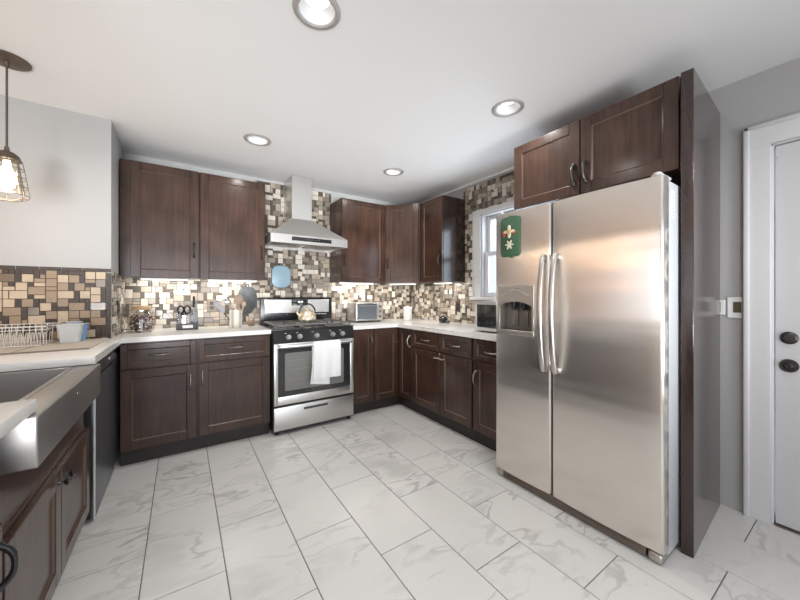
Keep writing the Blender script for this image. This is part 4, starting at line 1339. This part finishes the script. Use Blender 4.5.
bm = B(); prism(bm, [(-.010, 0), (.010, 0), (.012, .07), (-.012, .07)], -.002, .002, M=XZ); obj('blade', bm, M_CHROME, sc_)
bm = B()
for s in (-1, 1):
    tube(bm, [(s * .024 + .021 * math.cos(2 * PI * k / 20), 0, .118 + .033 * math.sin(2 * PI * k / 20)) for k in range(20)], .0065, 8, closed=True)
    tube(bm, [(0, 0, .06), (s * .010, 0, .085)], .007, 8)
obj('handles', bm, M_BLACK, sc_)
bm = B(); disc(bm, .007, -.006, (0, -.001, .068), 'Y', 14); obj('rivet', bm, M_CHROME, sc_)
# utensil crock
ucx, ucy = .415, 3.36
uc = thing('utensil_crock', 'cream and silver striped utensil crock beside the stove', 'utensil holder', at(ucx, ucy))
bm = B(); lathe(bm, [(0, 0), (.050, 0), (.053, .004), (.053, .158), (.051, .160), (.048, .158), (.048, .010), (0, .010)], n=40)
mcr = mat('crock_stripes', (.7, .66, .56), .35)
nt = mcr.node_tree; p_ = nt.nodes['Principled BSDF']
tcn = nt.nodes.new('ShaderNodeTexCoord'); sxn = nt.nodes.new('ShaderNodeSeparateXYZ'); nt.links.new(tcn.outputs['Object'], sxn.inputs[0])
atn = nt.nodes.new('ShaderNodeMath'); atn.operation = 'ARCTAN2'; nt.links.new(sxn.outputs[1], atn.inputs[0]); nt.links.new(sxn.outputs[0], atn.inputs[1])
mln = nt.nodes.new('ShaderNodeMath'); mln.operation = 'MULTIPLY'; mln.inputs[1].default_value = 5.0; nt.links.new(atn.outputs[0], mln.inputs[0])
snn = nt.nodes.new('ShaderNodeMath'); snn.operation = 'SINE'; nt.links.new(mln.outputs[0], snn.inputs[0])
rpn = nt.nodes.new('ShaderNodeValToRGB'); rpn.color_ramp.interpolation = 'CONSTANT'
rpn.color_ramp.elements[0].color = (.72, .68, .58, 1); rpn.color_ramp.elements[1].position = .5; rpn.color_ramp.elements[1].color = (.42, .42, .42, 1)
nt.links.new(snn.outputs[0], rpn.inputs[0]); nt.links.new(rpn.outputs[0], p_.inputs['Base Color'])
obj('crock', bm, mcr, uc)
def utensil(name, label, dx, dy, tilt, az, build):
    u = thing(name, label, 'utensil', (ucx + dx, ucy + dy, CT + .013), 0)
    u.rotation_euler = (tilt * math.sin(az), tilt * math.cos(az), 0)
    build(u)
def spoon_(m, L, rx, rz_):
    def f(u):
        bm = B(); tube(bm, [(0, 0, 0), (0, 0, L - rz_ * .8)], [.0055, .007], 8); obj('handle', bm, m, u)
        bm = B(); lathe(bm, [(0, -rz_), (rx * .55, -rz_ * .85), (rx * .95, -rz_ * .35), (rx, 0), (rx * .92, rz_ * .4), (rx * .5, rz_ * .87), (0, rz_)], M=Matrix.Translation((0, 0, L)) @ Matrix.Scale(.22, 4, (0, 1, 0)), n=24); obj('bowl', bm, m, u)
    return f
utensil('wooden_spoon', 'large brown wooden spoon standing in the crock', .012, -.020, .04, 0, spoon_(M_SPOONW, .245, .040, .046))
utensil('wooden_spoon', 'small pale wooden spoon leaning right in the crock', .022, -.012, .22, 0, spoon_(M_LIGHTWOOD, .205, .020, .026))
utensil('metal_spoon', 'silver spoon leaning left in the crock', -.010, .012, -.24, 0, spoon_(M_CHROME, .235, .024, .034))
def ladle(u):
    bm = B(); tube(bm, [(0, 0, 0), (0, 0, .235)], .004, 8); obj('handle', bm, M_CHROME, u)
    bm = B(); lathe(bm, [(0, 0), (.02, .003), (.034, .014), (.038, .032), (.036, .032), (.030, .014), (0, .004)], M=Matrix.Translation((-.030, 0, .232)) @ Matrix.Rotation(-.5, 4, 'Y'), n=24); obj('bowl', bm, M_CHROME, u)
utensil('ladle', 'silver ladle hooked over the left rim of the crock', -.010, -.026, -.16, 0, ladle)
def spat(u):
    bm = B(); tube(bm, [(0, 0, 0), (0, 0, .150)], .005, 8); obj('handle', bm, M_BLACKM, u)
    bm = B(); prism(bm, [(-.010, .145), (.010, .145), (.034, .262), (-.026, .270)], -.0012, .0012, M=XZ, bev=.0004); obj('blade', bm, M_BLADE, u)
utensil('spatula', 'grey flat spatula leaning far left out of the crock', -.012, .000, -.60, 0, spat)
def whisk(u):
    bm = B(); tube(bm, [(0, 0, 0), (0, 0, .16)], .006, 8); obj('handle', bm, M_CHROME, u)
    bm = B()
    for k in range(6):
        a = PI * k / 6
        tube(bm, [(.030 * math.sin(PI * q / 16) ** .8 * math.cos(a) * (1 if 1 else 0), .030 * math.sin(PI * q / 16) ** .8 * math.sin(a), .155 + .13 * math.sin(PI / 2 * q / 16)) for q in range(17)], .0011, 5)
        tube(bm, [(-.030 * math.sin(PI * q / 16) ** .8 * math.cos(a), -.030 * math.sin(PI * q / 16) ** .8 * math.sin(a), .155 + .13 * math.sin(PI / 2 * q / 16)) for q in range(17)], .0011, 5)
    obj('loops', bm, M_CHROME, u)
utensil('whisk', 'silver balloon whisk standing at the back of the crock', (.016), .026, .02, 0, whisk)
# slate board against the wall
sb = thing('serving_board', 'dark slate board hanging on the mosaic behind the utensil crock', 'board', (.548, YB - .020, 0))
bm = B()
poly = []
for k in range(40):
    a = 2 * PI * k / 40
    w_ = .088 + .006 * math.sin(a)
    zz = 1.165 + .135 * math.sin(a)
    xx = w_ * math.copysign(abs(math.cos(a)) ** .62, math.cos(a)) * (1.0 if math.sin(a) > 0 else 1.0 - .28 * (-math.sin(a)) ** 1.5)
    poly.append((xx, zz))
prism(bm, poly, 0, .014, M=XZ, bev=.004, seg=2); obj('board', bm, M_SLATE, sb)
bm = B(); tube(bm, [(.012 * math.cos(2 * PI * k / 16), -.007, 1.312 + .014 * math.sin(2 * PI * k / 16)) for k in range(16)], .004, 8, closed=True); obj('hanging_loop', bm, M_BLACKM, sb)
# garlic keeper beside it
gk = thing('garlic_pot', 'small brown pot on the worktop under the slate board', 'pot', at(.560, 3.44))
bm = B(); lathe(bm, [(0, 0), (.026, 0), (.034, .014), (.036, .034), (.028, .054), (.022, .058), (0, .058)], n=28); obj('pot', bm, mat('brown_stoneware', (.20, .14, .09), .5, var=.3, vscale=30), gk)
bm = B(); lathe(bm, [(0, .0585), (.024, .0585), (.020, .066), (.006, .071), (.007, .078), (0, .080)], n=24); obj('lid', bm, M_SPOONW, gk)

# blue board on the wall
bb = thing('hanging_board', 'light blue rounded board hanging on the mosaic left of the hood', 'board', (.879, YB - .0062, 1.413))
bm = B(); pts = rrect(.095, .116, .070, 8); prism(bm, pts, 0.001, .012, M=XZ, bev=.003, seg=2); obj('panel', bm, M_BLUE, bb)
bm = B(); prism(bm, rrect(.101, .120, .074, 8), 0.0, .006, M=XZ, bev=.001); obj('back_rim', bm, mat('dark_rim', (.05, .07, .08), .5), bb)
bm = B(); tube(bm, [(.018 * math.cos(PI * k / 10), -.006, .116 + .020 * math.sin(PI * k / 10)) for k in range(11)], .004, 8); obj('hook', bm, M_BLACKM, bb)

# drying mat, dish rack, tubs
dm = thing('drying_mat', 'beige fabric dish drying mat with dark piping by the sink', 'drying mat', (0, 0, CT + .0005))
bm = B(); prism(bm, [(-1.03, 2.44), (-.422, 2.44), (-.418, 2.955), (-1.03, 2.955)], 0, .007, bev=.003, seg=2); obj('pad', bm, M_MATF, dm)
bm = B(); tube(bm, [(-1.03, 2.442, .005), (-.423, 2.442, .005)], .0035, 6); tube(bm, [(-.712, 2.445, .0072), (-.690, 2.79, .0072)], .0022, 6); obj('piping', bm, M_MATE, dm)
zk = CT + .0085
rk = thing('dish_rack', 'white wire dish rack standing on the drying mat', 'dish rack', (0, 0, zk))
bm = B()
rx0, rx1, ry0, ry1 = -1.03, -.655, 2.66, 2.93
def ringz(z, g):
    tube(bm, [(rx0 - g, ry0 - g, z), (rx1 + g, ry0 - g, z), (rx1 + g, ry1 + g, z), (rx0 - g, ry1 + g, z)], .0026, 6, closed=True)
ringz(.006, -.01); ringz(.095, .012); ringz(.112, .014)
for k in range(16):
    x = rx0 + (rx1 - rx0) * k / 15
    tube(bm, [(x, ry0 - .013, .112), (x, ry0 - .010, .095), (x, ry0 + .012, .010), (x, ry0 + .03, .004), (x, ry1 - .03, .004), (x, ry1 - .012, .010), (x, ry1 + .010, .095), (x, ry1 + .013, .112)], .0017, 6)
obj('basket', bm, M_WIRE, rk)
for yy in (2.745, 2.845):
    bm = B()
    for k in range(15):
        x = rx0 + (rx1 - rx0) * (k + .5) / 15
        tube(bm, [(x - .006, yy, .004), (x - .004, yy, .060), (x, yy, .068), (x + .004, yy, .060), (x + .006, yy, .004)], .0016, 6)
    obj('plate_divider', bm, M_WIRE, rk)
def tub(name, label, x, y, w, d, h, m, lip):
    t_ = thing(name, label, 'container', (x, y, zk), 0)
    bm = B()
    n = 6
    def ring(s, z, r):
        return [bm.verts.new((px, py, z)) for px, py in rrect(w * s, d * s, r, 4)]
    rs_ = [ring(.78, 0, .015), ring(1.0, h, .018), ring(1.0 + lip, h + .002, .02), ring(1.0 + lip, h + .007, .02), ring(.95, h + .007, .018), ring(.74, .004, .015)]
    bm.faces.new(list(reversed(rs_[0])))
    for a, b in zip(rs_[:-1], rs_[1:]):
        L_ = len(a)
        for i in range(L_):
            j = (i + 1) % L_
            bm.faces.new((a[i], a[j], b[j], b[i]))
    bm.faces.new(rs_[-1])
    obj('tub', bm, m, t_)
tub('food_tub', 'white translucent food tub drying upright beside the dish rack', -.572, 2.80, .056, .045, .105, M_TUBW, .08)
tub('food_tub', 'blue food tub drying behind the white tub', -.566, 2.895, .056, .030, .098, M_TUBB, .08)
tub('food_tub', 'shallow clear food tub behind the white tub at the mosaic', -.585, 2.942, .040, .012, .112, M_TUBW, .10)

# ------------------------------------------------------------------ kettle on the stove
kt = thing('tea_kettle', 'patterned cream and silver tea kettle with black handle on the stove', 'kettle', (1.043, 3.225, .9572))
kt.scale = (.92, .92, .92)
mk = mat('kettle_pattern', (.66, .60, .48), .22, .35)
nt = mk.node_tree; p_ = nt.nodes['Principled BSDF']
vn = nt.nodes.new('ShaderNodeTexVoronoi'); vn.inputs['Scale'].default_value = 26; tcn = nt.nodes.new('ShaderNodeTexCoord'); nt.links.new(tcn.outputs['Object'], vn.inputs['Vector'])
rp = nt.nodes.new('ShaderNodeValToRGB'); rp.color_ramp.elements[0].color = (.72, .70, .64, 1); rp.color_ramp.elements[1].color = (.10, .09, .07, 1); rp.color_ramp.elements[0].position = .3; rp.color_ramp.elements[1].position = .9
e2 = rp.color_ramp.elements.new(.6); e2.color = (.60, .47, .28, 1)
nt.links.new(vn.outputs['Distance'], rp.inputs[0]); nt.links.new(rp.outputs[0], p_.inputs['Base Color'])
bm = B(); lathe(bm, [(0, 0), (.082, 0), (.094, .012), (.096, .035), (.086, .075), (.062, .108), (.040, .120), (0, .122)], n=40); obj('body', bm, mk, kt)
bm = B(); lathe(bm, [(.041, .119), (.036, .128), (.012, .134), (.007, .138), (.011, .148), (.008, .154), (0, .155)], n=28); obj('lid', bm, mk, kt)
bm = B(); tube(bm, [(-.078, 0, .055), (-.105, 0, .085), (-.118, 0, .112)], [.018, .014, .010], 12); obj('spout', bm, mk, kt)
bm = B(); tube(bm, [(.088 * math.cos(PI * k / 16 + 0) , 0, .095 + .092 * math.sin(PI * k / 16)) for k in range(17)], [.006] + [.0085] * 15 + [.006], 10); obj('handle', bm, M_BLACK, kt)

# ------------------------------------------------------------------ on the right worktop
zR = CTR + .0005
to = thing('toaster_oven', 'silver toaster oven on the worktop right of the stove', 'toaster oven', (1.625, 3.305, zR), 0)
bm = B(); box(bm, 0, .350, 0, .245, .014, .222, .008, 2); tb = obj('body', bm, M_STEELH, to)
bm = B(); box(bm, .012, .268, -.006, .001, .034, .205, .003); td = obj('door', bm, mat('toaster_glass', (.16, .18, .20), .08, .3, coat=1), tb)
bm = B(); tube(bm, [(.03, -.006, .190), (.032, -.022, .190), (.248, -.022, .190), (.250, -.006, .190)], .005, 8); obj('handle', bm, M_CHROME, td)
bm = B(); box(bm, .010, .270, -.0065, .0, .026, .036, .001); box(bm, .010, .270, -.0065, .0, .204, .213, .001); obj('door_rail', bm, M_CHROME, td)
for z in (.180, .120, .060):
    bm = B(); disc(bm, .014, -.016, (.308, 0.0005, z), 'Y', 18); obj('dial', bm, M_PEWTER, tb)
for x in (.03, .315):
    for y in (.03, .215):
        bm = B(); disc(bm, .010, .0145, (x, y, 0), 'Z', 12); obj('foot', bm, M_BLACKM, to)
ca = thing('canister', 'white ceramic canister with lid in the worktop corner', 'canister', (2.330, 3.300, zR))
bm = B(); lathe(bm, [(0, 0), (.048, 0), (.052, .005), (.052, .125), (.050, .132), (0, .132)], n=32); obj('pot', bm, mat('white_ceramic', (.84, .84, .82), .2), ca)
bm = B(); lathe(bm, [(0, .1325), (.054, .1325), (.055, .138), (.055, .158), (.050, .164), (.014, .166), (.012, .176), (0, .178)], n=32); obj('lid', bm, bpy.data.materials['white_ceramic'], ca)
gd = thing('sugar_bowl', 'small black rounded bowl with lid on the worktop near the window', 'bowl', (2.440, 2.765, zR))
bm = B(); lathe(bm, [(0, 0), (.028, 0), (.046, .014), (.052, .032), (.046, .050), (.038, .056), (0, .056)], n=32); gb = obj('bowl', bm, M_BLACK, gd)
bm = B(); lathe(bm, [(0, .0565), (.042, .0565), (.034, .066), (.010, .072), (.010, .080), (0, .082)], n=28); obj('lid', bm, M_BLACK, gd)
bm = B(); lathe(bm, [(0, 0), (.018, 0), (.024, .012), (.022, .03), (0, .032)], (.0, -.066, 0), n=24)
sh = obj('salt_cellar', bm, mat('grey_cellar', (.10, .10, .10), .3)); tag(sh, 'tiny dark grey dish right beside the black bowl', 'dish'); sh.location = (2.440, 2.755, zR)
mw = thing('microwave', 'silver microwave with black glass door beside the refrigerator', 'microwave', (2.10, 1.965, zR), -PI / 2)
bm = B(); box(bm, 0, .455, .012, .35, .010, .262, .004, 2); mb = obj('body', bm, M_SATIN, mw)
bm = B(); box(bm, 0, .34, -.008, .011, .012, .260, .004, 2); md = obj('door', bm, mat('microwave_silver', (.62, .61, .59), .3, .6), mw)
bm = B(); box(bm, .030, .315, -.0105, -.007, .040, .232, .002); obj('door_window', bm, M_BKGLASS, md)
bm = B(); box(bm, .345, .455, -.008, .011, .012, .260, .004, 2); mp_ = obj('control_panel', bm, M_BLACK, mw)
for r_ in range(4):
    for q in range(3):
        bm = B(); box(bm, .362 + q * .027, .382 + q * .027, -.0105, -.0075, .05 + r_ * .03, .072 + r_ * .03, .001); obj('button', bm, M_PEWTER, mp_)
for x in (.04, .41):
    for y in (.05, .31):
        bm = B(); disc(bm, .012, .0105, (x, y, 0), 'Z', 12); obj('foot', bm, M_BLACKM, mw)
